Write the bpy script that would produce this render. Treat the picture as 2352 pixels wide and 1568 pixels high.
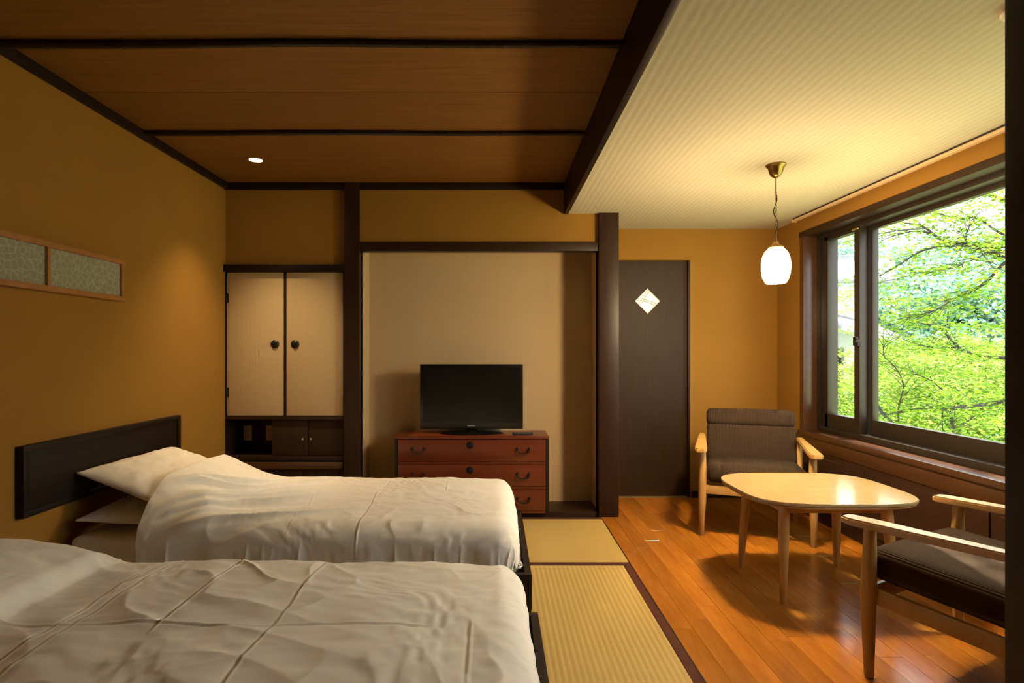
import bpy, bmesh, math, random
import numpy as np
from mathutils import Vector, Matrix

for o in list(bpy.data.objects):
    bpy.data.objects.remove(o)
scene = bpy.context.scene
COL = scene.collection
rnd = random.Random(7)

# ------------------------------------------------------------------ camera
F = 1283.0                      # focal length in pixels of the 2352 x 1568 frame
EYE = 1.2
PX, PY = 1138.0, 806.0          # principal point (lens shift keeps the verticals upright)
cam_d = bpy.data.cameras.new('camera')
cam_d.sensor_fit = 'HORIZONTAL'; cam_d.sensor_width = 36.0
cam_d.lens = 36.0 * F / 2352.0
cam_d.shift_x = (1176.0 - PX) / 2352.0
cam_d.shift_y = (PY - 784.0) / 2352.0
cam_d.clip_start = 0.02; cam_d.clip_end = 400
cam = bpy.data.objects.new('camera', cam_d)
cam.location = (0, 0, EYE); cam.rotation_euler = (math.pi / 2, 0, 0)
COL.objects.link(cam); scene.camera = cam

# ------------------------------------------------------------------ sky, sun, exposure
world = bpy.data.worlds.new('sky'); scene.world = world; world.use_nodes = True
bgn = world.node_tree.nodes['Background']
bgn.inputs[0].default_value = (0.86, 0.93, 1.0, 1); bgn.inputs[1].default_value = 5.2
sun_d = bpy.data.lights.new('sun', 'SUN'); sun_d.energy = 20.0; sun_d.angle = math.radians(0.8)
sun_d.color = (1.0, 0.95, 0.84)
sun = bpy.data.objects.new('sun', sun_d); COL.objects.link(sun)
sun.rotation_euler = Vector((-0.50, 0.10, -0.86)).to_track_quat('-Z', 'Y').to_euler()
sun.location = (8, 0, 12)
LAMP = 255.0                    # emission of the pendant's opal shade
DOWNLIGHT = 26.0
vs = scene.view_settings
vs.view_transform = 'Standard'; vs.look = 'None'; vs.gamma = 1.0; vs.use_curve_mapping = False
vs.exposure = 0.38

# ------------------------------------------------------------------ materials
MATS = {}
def _new(name):
    m = bpy.data.materials.new(name); m.use_nodes = True
    nt = m.node_tree; b = nt.nodes['Principled BSDF']
    MATS[name] = m
    return m, nt, b
def rgb(c): return (c[0], c[1], c[2], 1)
def N(nt, t, **kw):
    n = nt.nodes.new(t)
    for k, v in kw.items():
        if k.startswith('i_'): n.inputs[k[2:].replace('_', ' ')].default_value = v
        else: setattr(n, k, v)
    return n
def coords(nt, scale=(1, 1, 1), rot=(0, 0, 0)):
    tc = N(nt, 'ShaderNodeTexCoord'); mp = N(nt, 'ShaderNodeMapping')
    mp.inputs['Scale'].default_value = scale; mp.inputs['Rotation'].default_value = rot
    nt.links.new(tc.outputs['Object'], mp.inputs['Vector'])
    return mp.outputs['Vector']
def ramp(nt, fac, stops):
    r = N(nt, 'ShaderNodeValToRGB')
    while len(r.color_ramp.elements) < len(stops): r.color_ramp.elements.new(0.5)
    for e, (p, c) in zip(r.color_ramp.elements, stops): e.position = p; e.color = rgb(c)
    nt.links.new(fac, r.inputs['Fac'])
    return r.outputs['Color']
def bump(nt, b, h, strength, dist=0.01):
    n = N(nt, 'ShaderNodeBump'); n.inputs['Strength'].default_value = strength
    n.inputs['Distance'].default_value = dist
    nt.links.new(h, n.inputs['Height']); nt.links.new(n.outputs['Normal'], b.inputs['Normal'])
def plain(name, c, rough=0.6, var=0.08, scale=6.0, metal=0.0, spec=0.5, bumps=0.0, bscale=200.0):
    m, nt, b = _new(name)
    v = coords(nt)
    n = N(nt, 'ShaderNodeTexNoise'); n.inputs['Scale'].default_value = scale; n.inputs['Detail'].default_value = 3
    nt.links.new(v, n.inputs['Vector'])
    lo = [x * (1 - var) for x in c]; hi = [min(1, x * (1 + var)) for x in c]
    nt.links.new(ramp(nt, n.outputs['Fac'], [(0.3, lo), (0.7, hi)]), b.inputs['Base Color'])
    b.inputs['Roughness'].default_value = rough; b.inputs['Metallic'].default_value = metal
    b.inputs['Specular IOR Level'].default_value = spec
    if bumps:
        n2 = N(nt, 'ShaderNodeTexNoise'); n2.inputs['Scale'].default_value = bscale
        nt.links.new(v, n2.inputs['Vector']); bump(nt, b, n2.outputs['Fac'], bumps, 0.003)
    return m
def wood(name, c1, c2, scale=(4, 60, 60), rough=0.45, coat=0.0, spec=0.5, bumps=0.05, per_object=0.0):
    m, nt, b = _new(name)
    v = coords(nt, scale)
    n = N(nt, 'ShaderNodeTexNoise'); n.inputs['Scale'].default_value = 1.0
    n.inputs['Detail'].default_value = 5; n.inputs['Roughness'].default_value = 0.65; n.inputs['Distortion'].default_value = 0.4
    nt.links.new(v, n.inputs['Vector'])
    c = ramp(nt, n.outputs['Fac'], [(0.3, c1), (0.72, c2)])
    if per_object:
        oi = N(nt, 'ShaderNodeObjectInfo'); hs = N(nt, 'ShaderNodeHueSaturation')
        mr = N(nt, 'ShaderNodeMapRange'); mr.inputs['To Min'].default_value = 1 - per_object; mr.inputs['To Max'].default_value = 1 + per_object
        nt.links.new(oi.outputs['Random'], mr.inputs['Value']); nt.links.new(mr.outputs['Result'], hs.inputs['Value'])
        nt.links.new(c, hs.inputs['Color']); c = hs.outputs['Color']
    nt.links.new(c, b.inputs['Base Color'])
    b.inputs['Roughness'].default_value = rough; b.inputs['IOR'].default_value = 1.5 + 0.35 * coat     # lacquered woods reflect more
    b.inputs['Specular IOR Level'].default_value = spec
    if bumps: bump(nt, b, n.outputs['Fac'], bumps, 0.004)
    return m
def striped(name, c1, c2, axis, freq, rough=0.8, bumps=0.3, distort=0.6, noise_amt=0.15, dscale=2.0):
    """soft stripes: bands that change along one object axis"""
    m, nt, b = _new(name)
    v = coords(nt)
    w = N(nt, 'ShaderNodeTexWave'); w.bands_direction = axis; w.inputs['Scale'].default_value = freq
    w.inputs['Distortion'].default_value = distort; w.inputs['Detail'].default_value = 2; w.inputs['Detail Scale'].default_value = dscale
    nt.links.new(v, w.inputs['Vector'])
    n = N(nt, 'ShaderNodeTexNoise'); n.inputs['Scale'].default_value = 90; nt.links.new(v, n.inputs['Vector'])
    mx = N(nt, 'ShaderNodeMath', operation='MULTIPLY_ADD'); mx.inputs[1].default_value = noise_amt
    nt.links.new(n.outputs['Fac'], mx.inputs[0]); nt.links.new(w.outputs['Fac'], mx.inputs[2])
    nt.links.new(ramp(nt, mx.outputs[0], [(0.0, c1), (1.0, c2)]), b.inputs['Base Color'])
    b.inputs['Roughness'].default_value = rough; b.inputs['Specular IOR Level'].default_value = 0.25
    if bumps: bump(nt, b, mx.outputs[0], bumps, 0.004)
    return m

WALLC = (0.285, 0.140, 0.022)
plain('wallpaper', WALLC, 0.85, 0.03, 3, spec=0.2, bumps=0.12, bscale=350)
striped('ceiling_paper', (0.46, 0.40, 0.295), (0.52, 0.455, 0.34), 'X', 9.2, 0.85, 0.12, 1.4, 0.35, 3.0)
striped('striped_paper', (0.47, 0.33, 0.17), (0.54, 0.395, 0.225), 'X', 32.0, 0.8, 0.12, 3.0, 0.5, 0.35)
wood('dark_wood', (0.018, 0.007, 0.003), (0.036, 0.015, 0.007), (50, 50, 4), 0.42, spec=0.3)
wood('black_trim', (0.009, 0.005, 0.003), (0.016, 0.008, 0.005), (6, 6, 50), 0.5, spec=0.25)
wood('door_wood', (0.028, 0.013, 0.006), (0.042, 0.021, 0.009), (40, 40, 3), 0.5, spec=0.2)
wood('brown_wood', (0.050, 0.019, 0.008), (0.090, 0.036, 0.014), (40, 4, 40), 0.28, coat=0.8, bumps=0.008)
wood('panel_wood', (0.030, 0.013, 0.008), (0.050, 0.022, 0.012), (40, 4, 40), 0.4)
wood('cedar', (0.165, 0.068, 0.011), (0.265, 0.116, 0.022), (3, 90, 20), 0.5, bumps=0.03, per_object=0.06)
wood('bamboo', (0.008, 0.005, 0.003), (0.02, 0.012, 0.007), (3, 40, 40), 0.4)
wood('floor_wood', (0.40, 0.130, 0.012), (0.60, 0.220, 0.026), (14, 2.0, 14), 0.20, coat=1.0, bumps=0.0, per_object=0.16)
wood('beech', (0.56, 0.30, 0.08), (0.68, 0.40, 0.13), (18, 18, 3), 0.28, coat=0.8, bumps=0.015)
wood('table_wood', (0.46, 0.315, 0.135), (0.52, 0.365, 0.17), (3, 26, 26), 0.16, coat=1.4, bumps=0.01)
wood('lacquer', (0.10, 0.017, 0.005), (0.16, 0.028, 0.008), (4, 40, 40), 0.3, coat=0.3)
wood('lacquer_light', (0.22, 0.04, 0.009), (0.32, 0.06, 0.014), (4, 30, 30), 0.3, coat=0.3)
plain('iron', (0.03, 0.026, 0.020), 0.45, 0.2, 30, metal=0.7)
plain('brass', (0.35, 0.22, 0.07), 0.28, 0.15, 20, metal=1.0)
plain('pale_brass', (0.62, 0.44, 0.2), 0.35, 0.1, 20, metal=0.8)
plain('bronze_aluminium', (0.028, 0.020, 0.013), 0.42, 0.08, 10, metal=0.2)
plain('subfloor', (0.05, 0.035, 0.02), 0.9)
plain('outer_wall', (0.35, 0.33, 0.3), 0.9)
plain('linen', (0.86, 0.81, 0.74), 0.85, 0.02, 8, spec=0.15, bumps=0.08, bscale=900)
plain('pillow_linen', (0.83, 0.76, 0.66), 0.85, 0.02, 8, spec=0.15, bumps=0.08, bscale=900)
plain('tatami_border', (0.085, 0.026, 0.016), 0.8, 0.1, 60, spec=0.2)
plain('black_plastic', (0.006, 0.006, 0.006), 0.22, 0.1)
plain('matte_black', (0.012, 0.012, 0.012), 0.6, 0.1)
plain('tv_logo', (0.4, 0.4, 0.4), 0.4, 0.05, metal=0.6)
plain('plate_ivory', (0.62, 0.46, 0.26), 0.5, 0.04)
plain('socket_dark', (0.05, 0.035, 0.02), 0.6)
plain('white_plastic', (0.75, 0.6, 0.45), 0.45, 0.05)
plain('track_beige', (0.66, 0.46, 0.26), 0.5, 0.05)
plain('frame_oak', (0.34, 0.14, 0.03), 0.5, 0.15, 20)
m, nt, b = _new('tv_screen'); b.inputs['Base Color'].default_value = (0.004, 0.004, 0.004, 1)
n = N(nt, 'ShaderNodeTexNoise'); n.inputs['Scale'].default_value = 3
mr = N(nt, 'ShaderNodeMapRange'); mr.inputs['To Min'].default_value = 0.22; mr.inputs['To Max'].default_value = 0.3
nt.links.new(n.outputs['Fac'], mr.inputs['Value']); nt.links.new(mr.outputs['Result'], b.inputs['Roughness'])

def tatami_mat_material(name, axis):
    m, nt, b = _new(name)
    v = coords(nt)
    w = N(nt, 'ShaderNodeTexWave'); w.bands_direction = axis; w.inputs['Scale'].default_value = 12.5 if axis == 'X' else 40
    w.inputs['Distortion'].default_value = 0.3; nt.links.new(v, w.inputs['Vector'])
    w2 = N(nt, 'ShaderNodeTexWave'); w2.bands_direction = 'Y' if axis == 'X' else 'X'; w2.inputs['Scale'].default_value = 70
    w2.inputs['Distortion'].default_value = 1.0; nt.links.new(v, w2.inputs['Vector'])
    n = N(nt, 'ShaderNodeTexNoise'); n.inputs['Scale'].default_value = 3; nt.links.new(v, n.inputs['Vector'])
    a = N(nt, 'ShaderNodeMath', operation='MULTIPLY_ADD'); a.inputs[1].default_value = 0.25
    nt.links.new(w2.outputs['Fac'], a.inputs[0]); nt.links.new(w.outputs['Fac'], a.inputs[2])
    a2 = N(nt, 'ShaderNodeMath', operation='MULTIPLY_ADD'); a2.inputs[1].default_value = 0.4
    nt.links.new(n.outputs['Fac'], a2.inputs[0]); nt.links.new(a.outputs[0], a2.inputs[2])
    nt.links.new(ramp(nt, a2.outputs[0], [(0.0, (0.36, 0.225, 0.052)), (0.35, (0.53, 0.36, 0.105)), (1.0, (0.60, 0.425, 0.145))]), b.inputs['Base Color'])
    b.inputs['Roughness'].default_value = 0.55; b.inputs['Specular IOR Level'].default_value = 0.35
    bump(nt, b, a.outputs[0], 0.35, 0.003)
tatami_mat_material('tatami_ribbed', 'X'); tatami_mat_material('tatami_fine', 'Y')

# corduroy: ribs run front to back on the seat
m, nt, b = _new('corduroy')
v = coords(nt)
w = N(nt, 'ShaderNodeTexWave'); w.bands_direction = 'X'; w.inputs['Scale'].default_value = 42; w.inputs['Distortion'].default_value = 0.3
nt.links.new(v, w.inputs['Vector'])
n = N(nt, 'ShaderNodeTexNoise'); n.inputs['Scale'].default_value = 14; nt.links.new(v, n.inputs['Vector'])
a = N(nt, 'ShaderNodeMath', operation='MULTIPLY_ADD'); a.inputs[1].default_value = 0.5
nt.links.new(n.outputs['Fac'], a.inputs[0]); nt.links.new(w.outputs['Fac'], a.inputs[2])
nt.links.new(ramp(nt, a.outputs[0], [(0.0, (0.020, 0.011, 0.006)), (1.2 / 1.5, (0.068, 0.042, 0.025))]), b.inputs['Base Color'])
b.inputs['Roughness'].default_value = 0.95; b.inputs['Sheen Weight'].default_value = 0.0; b.inputs['Specular IOR Level'].default_value = 0.1
bump(nt, b, w.outputs['Fac'], 0.6, 0.004)

# patterned paper of the wall panel
m, nt, b = _new('patterned_paper')
v = coords(nt, (14, 14, 14))
vo = N(nt, 'ShaderNodeTexVoronoi', feature='DISTANCE_TO_EDGE'); nt.links.new(v, vo.inputs['Vector']); vo.inputs['Scale'].default_value = 2.4
nt.links.new(ramp(nt, vo.outputs['Distance'], [(0.0, (0.36, 0.35, 0.28)), (0.03, (0.36, 0.35, 0.28)), (0.07, (0.27, 0.26, 0.19)), (1.0, (0.25, 0.24, 0.17))]), b.inputs['Base Color'])
b.inputs['Roughness'].default_value = 0.9; b.inputs['Specular IOR Level'].default_value = 0.1

def emissive(name, c, s):
    m, nt, b = _new(name)
    b.inputs['Base Color'].default_value = rgb((0.8, 0.8, 0.8)); b.inputs['Roughness'].default_value = 0.4
    b.inputs['Emission Color'].default_value = rgb(c); b.inputs['Emission Strength'].default_value = s
    return m
m = emissive('opal_glow', (1.0, 0.73, 0.40), LAMP)
nt = m.node_tree; b = nt.nodes['Principled BSDF']      # emission graded by height, dimmed on top to calm the ceiling hot spot
tc = N(nt, 'ShaderNodeTexCoord'); sx_ = N(nt, 'ShaderNodeSeparateXYZ'); mr = N(nt, 'ShaderNodeMapRange')
nt.links.new(tc.outputs['Object'], sx_.inputs[0]); nt.links.new(sx_.outputs['Z'], mr.inputs['Value'])
mr.inputs['From Min'].default_value = -0.455; mr.inputs['From Max'].default_value = -0.637
cr = N(nt, 'ShaderNodeValToRGB'); nt.links.new(mr.outputs['Result'], cr.inputs['Fac'])
while len(cr.color_ramp.elements) < 4: cr.color_ramp.elements.new(0.5)
for e, (p_, v_) in zip(cr.color_ramp.elements, ((0.0, 0.06), (0.5, 0.30), (0.93, 0.34), (0.985, 1.0))): e.position = p_; e.color = (v_, v_, v_, 1)
ml = N(nt, 'ShaderNodeMath', operation='MULTIPLY'); ml.inputs[1].default_value = LAMP * 3.0
nt.links.new(cr.outputs['Color'], ml.inputs[0])
nt.links.new(ml.outputs[0], b.inputs['Emission Strength'])
emissive('downlight_glow', (1.0, 0.78, 0.45), DOWNLIGHT)
emissive('lit_pane', (1.0, 0.76, 0.30), 0.85)

# window glass: a clear thin pane with mirror reflections
m, nt, b = _new('glass')
out = nt.nodes['Material Output']; nt.nodes.remove(b)
tr = N(nt, 'ShaderNodeBsdfTransparent'); tr.inputs[0].default_value = (0.93, 0.95, 0.94, 1)
gl = N(nt, 'ShaderNodeBsdfGlossy'); gl.inputs['Roughness'].default_value = 0.02
lw = N(nt, 'ShaderNodeLayerWeight'); lw.inputs['Blend'].default_value = 0.5
pw_ = N(nt, 'ShaderNodeMath', operation='POWER'); pw_.inputs[1].default_value = 5.0
fr = N(nt, 'ShaderNodeMath', operation='MULTIPLY_ADD'); fr.inputs[1].default_value = 0.7; fr.inputs[2].default_value = 0.025
nt.links.new(lw.outputs['Facing'], pw_.inputs[0]); nt.links.new(pw_.outputs[0], fr.inputs[0])
mx = N(nt, 'ShaderNodeMixShader')
nt.links.new(fr.outputs[0], mx.inputs[0]); nt.links.new(tr.outputs[0], mx.inputs[1]); nt.links.new(gl.outputs[0], mx.inputs[2])
nt.links.new(mx.outputs[0], out.inputs['Surface'])

def leaf_mat(name, cols, trans=0.5):
    m, nt, b = _new(name)
    out = nt.nodes['Material Output']
    at = N(nt, 'ShaderNodeAttribute', attribute_name='tone')
    c = ramp(nt, at.outputs['Fac'], [(i / (len(cols) - 1), k) for i, k in enumerate(cols)])
    nt.links.new(c, b.inputs['Base Color']); b.inputs['Roughness'].default_value = 0.55
    b.inputs['Specular IOR Level'].default_value = 0.3
    t = N(nt, 'ShaderNodeBsdfTranslucent'); nt.links.new(c, t.inputs['Color'])
    mx = N(nt, 'ShaderNodeMixShader'); mx.inputs[0].default_value = trans
    nt.links.new(b.outputs[0], mx.inputs[1]); nt.links.new(t.outputs[0], mx.inputs[2])
    nt.links.new(mx.outputs[0], out.inputs['Surface'])
leaf_mat('maple_leaf', [(0.07, 0.17, 0.008), (0.17, 0.31, 0.012), (0.34, 0.44, 0.03)], 0.55)
leaf_mat('shrub_leaf', [(0.11, 0.20, 0.02), (0.24, 0.36, 0.04), (0.46, 0.50, 0.14)], 0.5)
leaf_mat('hazy_forest_leaf', [(0.12, 0.26, 0.20), (0.24, 0.42, 0.33), (0.42, 0.58, 0.44)], 0.4)  # distance haze and sunlight mixed into these pale blue-green tones
plain('bark', (0.030, 0.024, 0.019), 0.9, 0.3, 20, bumps=0.4, bscale=60)
plain('grass', (0.42, 0.46, 0.22), 0.95, 0.25, 1.2)
plain('hill_green', (0.10, 0.18, 0.12), 0.95, 0.3, 0.5)
plain('house_wall', (0.62, 0.62, 0.64), 0.8, 0.05)
plain('roof_grey', (0.16, 0.16, 0.18), 0.7, 0.1)
plain('fascia_white', (0.8, 0.8, 0.82), 0.6, 0.03)

# ------------------------------------------------------------------ mesh helpers
def link(o, parent=None):
    COL.objects.link(o)
    if parent: o.parent = parent
    return o
def mesh_obj(name, me, mat, parent=None, smooth=False):
    o = bpy.data.objects.new(name, me)
    if mat:
        me.materials.clear(); me.materials.append(MATS[mat])
    if smooth: me.shade_smooth()
    return link(o, parent)
def tag(o, label=None, cat=None, group=None, kind=None):
    if label: o['label'] = label
    if cat: o['category'] = cat
    if group: o['group'] = group
    if kind: o['kind'] = kind
    return o
def empty(name, loc=(0, 0, 0), rz=0.0, label=None, cat=None, group=None, kind=None):
    o = bpy.data.objects.new(name, None); o.empty_display_size = 0.1
    o.location = loc; o.rotation_euler = (0, 0, rz); link(o)
    return tag(o, label, cat, group, kind)
class MB:
    """collects shapes for ONE mesh"""
    def __init__(self): self.bm = bmesh.new()
    def box(self, x0, x1, y0, y1, z0, z1, bev=0.0, mtx=None, seg=2):
        t = bmesh.new()
        bmesh.ops.create_cube(t, size=1.0)
        for v in t.verts:
            v.co = Vector(((x0 + x1) / 2 + v.co.x * (x1 - x0), (y0 + y1) / 2 + v.co.y * (y1 - y0), (z0 + z1) / 2 + v.co.z * (z1 - z0)))
        if bev: bmesh.ops.bevel(t, geom=t.edges[:], offset=bev, segments=seg, affect='EDGES', profile=0.6)
        if mtx is not None: t.transform(mtx)
        self._merge(t); return self
    def _merge(self, t):
        me = bpy.data.meshes.new('tmp'); t.to_mesh(me); t.free()
        self.bm.from_mesh(me); bpy.data.meshes.remove(me)
    def tube(self, pts, radii, seg=10, caps=True, squash=None):
        t = bmesh.new(); rings = []
        pts = [Vector(p) for p in pts]
        if not hasattr(radii, '__len__'): radii = [radii] * len(pts)
        up = Vector((0.13, 0.21, 0.97)); last = None
        for i, p in enumerate(pts):
            d = (pts[min(i + 1, len(pts) - 1)] - pts[max(i - 1, 0)]).normalized()
            if last is None:
                a = d.orthogonal().normalized()
            else:
                a = (last - d * last.dot(d)).normalized()
            last = a; bb = d.cross(a)
            rings.append([t.verts.new(p + (a * math.cos(2 * math.pi * k / seg) + bb * math.sin(2 * math.pi * k / seg)) * radii[i]) for k in range(seg)])
        for r0, r1 in zip(rings, rings[1:]):
            for k in range(seg):
                t.faces.new((r0[k], r0[(k + 1) % seg], r1[(k + 1) % seg], r1[k]))
        if caps:
            t.faces.new(list(reversed(rings[0]))); t.faces.new(rings[-1])
        bmesh.ops.recalc_face_normals(t, faces=t.faces[:])
        self._merge(t); return self
    def lathe(self, prof, c=(0, 0, 0), seg=28, mtx=None, ring=False):
        t = bmesh.new(); rings = []
        for r, z in prof:
            rings.append([t.verts.new((r * math.cos(2 * math.pi * k / seg), r * math.sin(2 * math.pi * k / seg), z)) for k in range(seg)])
        for r0, r1 in zip(rings, rings[1:] + (rings[:1] if ring else [])):
            for k in range(seg):
                t.faces.new((r0[k], r0[(k + 1) % seg], r1[(k + 1) % seg], r1[k]))
        if not ring:
            t.faces.new(list(reversed(rings[0]))); t.faces.new(rings[-1])
        bmesh.ops.recalc_face_normals(t, faces=t.faces[:])
        if mtx is not None: t.transform(mtx)
        t.transform(Matrix.Translation(c))
        self._merge(t); return self
    def prism(self, outline, z0, z1, bev=0.0, mtx=None):
        t = bmesh.new()
        f = t.faces.new([t.verts.new((x, y, z0)) for x, y in outline])
        r = bmesh.ops.extrude_face_region(t, geom=[f])
        for e in r['geom']:
            if isinstance(e, bmesh.types.BMVert): e.co.z = z1
        bmesh.ops.recalc_face_normals(t, faces=t.faces[:])
        if bev:
            ed = [e for e in t.edges if abs(e.verts[0].co.z - e.verts[1].co.z) < 1e-6]
            bmesh.ops.bevel(t, geom=ed, offset=bev, segments=2, affect='EDGES')
        if mtx is not None: t.transform(mtx)
        self._merge(t); return self
    def build(self, name, mat, parent=None, smooth=False, label=None):
        me = bpy.data.meshes.new(name); self.bm.to_mesh(me); self.bm.free()
        o = mesh_obj(name, me, mat, parent)
        if smooth:
            me.shade_smooth()
            try: me.set_sharp_from_angle(angle=math.radians(38))
            except Exception: pass
        if label: o['label'] = label
        return o
def box(name, x0, x1, y0, y1, z0, z1, mat, parent=None, bev=0.0, **kw):
    o = MB().box(x0, x1, y0, y1, z0, z1, bev).build(name, mat, parent, smooth=bev > 0)
    return tag(o, **kw)
def struct(o): o['kind'] = 'structure'; return o
def copy_tree(o, parent=None):
    c = o.copy(); COL.objects.link(c); c.parent = parent
    for ch in list(o.children): copy_tree(ch, c)
    return c

# value noise in numpy for cloth
class VN:
    def __init__(self, seed): self.r = np.random.RandomState(seed).rand(256, 256) * 2 - 1
    def __call__(self, x, y):
        xi = np.floor(x).astype(int); yi = np.floor(y).astype(int); fx = x - xi; fy = y - yi
        fx = fx * fx * fx * (fx * (fx * 6 - 15) + 10); fy = fy * fy * fy * (fy * (fy * 6 - 15) + 10)
        g = lambda a, b_: self.r[a & 255, b_ & 255]
        return (g(xi, yi) * (1 - fx) + g(xi + 1, yi) * fx) * (1 - fy) + (g(xi, yi + 1) * (1 - fx) + g(xi + 1, yi + 1) * fx) * fy
def sstep(a, b_, x):
    t = np.clip((x - a) / (b_ - a), 0, 1); return t * t * (3 - 2 * t)
def grid_mesh(name, P):
    n, m_ = P.shape[:2]
    idx = np.arange(n * m_).reshape(n, m_)
    q = np.stack([idx[:-1, :-1], idx[1:, :-1], idx[1:, 1:], idx[:-1, 1:]], -1).reshape(-1, 4)
    me = bpy.data.meshes.new(name)
    me.from_pydata(P.reshape(-1, 3).tolist(), [], q.tolist()); me.update(); me.shade_smooth()
    return me
def grid_normals(P):
    du = np.gradient(P, axis=0); dv = np.gradient(P, axis=1)
    nn = np.cross(du, dv); nn /= np.linalg.norm(nn, axis=-1, keepdims=True) + 1e-9
    return nn

# ================================================================== THE ROOM
XL, XR = -1.966, 2.31            # left wall, window wall
YB, YE, YF = 4.07, 4.58, -1.5    # alcove front, wall with the door, wall behind the camera
XM, XB = 0.76, 0.50              # tatami / wood floor border, drop beam
ZC, ZL = 2.42, 2.20              # wooden ceiling, low papered ceiling

# floor: slab with planks
floor = struct(box('floor', XL - 0.1, XR + 0.2, YF - 0.1, YE + 0.2, -0.16, -0.06, 'subfloor'))
pw = 0.0925
protos = {}
for i in range(17):
    x0 = XM + 0.004 + i * pw; x1 = min(x0 + pw, XR - 0.001)
    if x1 - x0 < 0.02: continue
    y = YF + rnd.random() * 0.85
    segs = [(YF, y)]
    while y < YE:
        y2 = min(YE, y + 0.91)
        segs.append((y, y2)); y = y2
    for (a, b_) in segs:
        L = b_ - a
        if L < 0.02: continue
        key = (round(L, 3), round(x1 - x0, 4))
        if key not in protos:
            o = MB().box(0, x1 - x0 - 0.0007, 0, L - 0.0007, -0.06, 0.0, 0.0011, seg=1).build('plank', 'floor_wood', floor)
            protos[key] = o.data
        else:
            o = mesh_obj('plank', protos[key], None, floor)
        o.location = (x0, a, 0)
        o.delta_location = (0, 0, rnd.uniform(-0.0003, 0.0003))

# tatami mats
def tatami(x0, x1, y0, y1, long_axis, label, group=None):
    t = empty('tatami_mat', ((x0 + x1) / 2, (y0 + y1) / 2, -0.06), label=label, cat='tatami mat', group=group)
    hx, hy = (x1 - x0) / 2 - 0.001, (y1 - y0) / 2 - 0.001
    h = 0.042
    if long_axis == 'Y':
        MB().box(-hx + h, hx - h, -hy, hy, 0, 0.06, 0.002).build('weave', 'tatami_ribbed', t)
        for s in (-1, 1):
            a, b_ = sorted((s * hx, s * (hx - h)))
            MB().box(a, b_, -hy, hy, 0, 0.0612, 0.0015).build('cloth_border', 'tatami_border', t)
    else:
        MB().box(-hx, hx, -hy + h, hy - h, 0, 0.06, 0.002).build('weave', 'tatami_fine', t)
        for s in (-1, 1):
            a, b_ = sorted((s * hy, s * (hy - h)))
            MB().box(-hx, hx, a, b_, 0, 0.0612, 0.0015).build('cloth_border', 'tatami_border', t)
    return t
tatami(-1.0, XM, 3.13, 4.035, 'X', 'smooth straw tatami mat in front of the alcove and red chest')
tatami(-0.12, XM, 1.36, 3.13, 'Y', 'ribbed straw tatami mat with brown cloth border beside both beds')
hid = 'straw tatami mat mostly hidden underneath the two low beds'
for a in ((-1.0, -0.12, 1.36, 3.13, 'Y'), (-1.93, -1.0, 2.27, 4.035, 'Y'), (-1.93, -1.0, 0.5, 2.27, 'Y')):
    tatami(*a, hid, 'tatami mats under the beds')
off = 'straw tatami mat on the floor between the near bed and the front wall'
for a in ((-1.0, XM, 0.48, 1.36, 'X'), (-1.93, -0.16, -0.4, 0.5 - 0.02, 'X'), (-0.16, XM, -1.46, 0.48, 'Y'), (-1.93, -0.16, -1.46, -0.4, 'X')):
    tatami(*a, off, 'tatami mats before the near bed')

# walls
struct(box('wall_left', XL - 0.14, XL, YF - 0.1, YE + 0.3, -0.1, 2.6, 'wallpaper'))
struct(box('wall_front', XL - 0.14, XR + 0.3, YF - 0.14, YF, -0.1, 2.6, 'wallpaper'))
struct(box('wall_outer', XL - 0.14, XR + 0.3, 4.78, 4.92, -0.1, 2.6, 'outer_wall'))
AX0, AX1, AY, AZ = -0.985, 0.748, 4.36, 1.925     # alcove
w = MB()
w.box(XL, -1.05, YB, 4.77, 1.80, 2.5)                    # over the cupboard
w.box(-1.05, AX1 + 0.06, YB, 4.2, 1.96, 2.5)             # over the alcove
w.build('wall_back', 'wallpaper')['kind'] = 'structure'
w = MB()
w.box(AX0 - 0.03, AX1 + 0.03, AY, AY + 0.06, 0, 2.1)
w.box(AX0 - 0.05, AX0, 4.1, AY, 0, 2.1); w.box(AX1, AX1 + 0.05, 4.1, AY, 0, 2.1)
w.box(AX0, AX1, 4.12, AY, 2.0, 2.1)
w.build('wall_alcove', 'striped_paper')['kind'] = 'structure'
DX0, DX1, DZ = 0.915, 1.596, 1.946
w = MB()
w.box(AX1 + 0.08, DX0, YE, 4.78, 0, 2.5); w.box(DX0, DX1, YE, 4.78, DZ, 2.5); w.box(DX1, XR + 0.2, YE, 4.78, 0, 2.5)
w.box(0.80, 0.888, 4.13, YE, 0, 2.5)
w.build('wall_end', 'wallpaper')['kind'] = 'structure'
struct(box('alcove_floor', AX0, AX1, 4.06, AY, -0.05, 0.03, 'dark_wood', bev=0.004)).name = 'trim_1'

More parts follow.
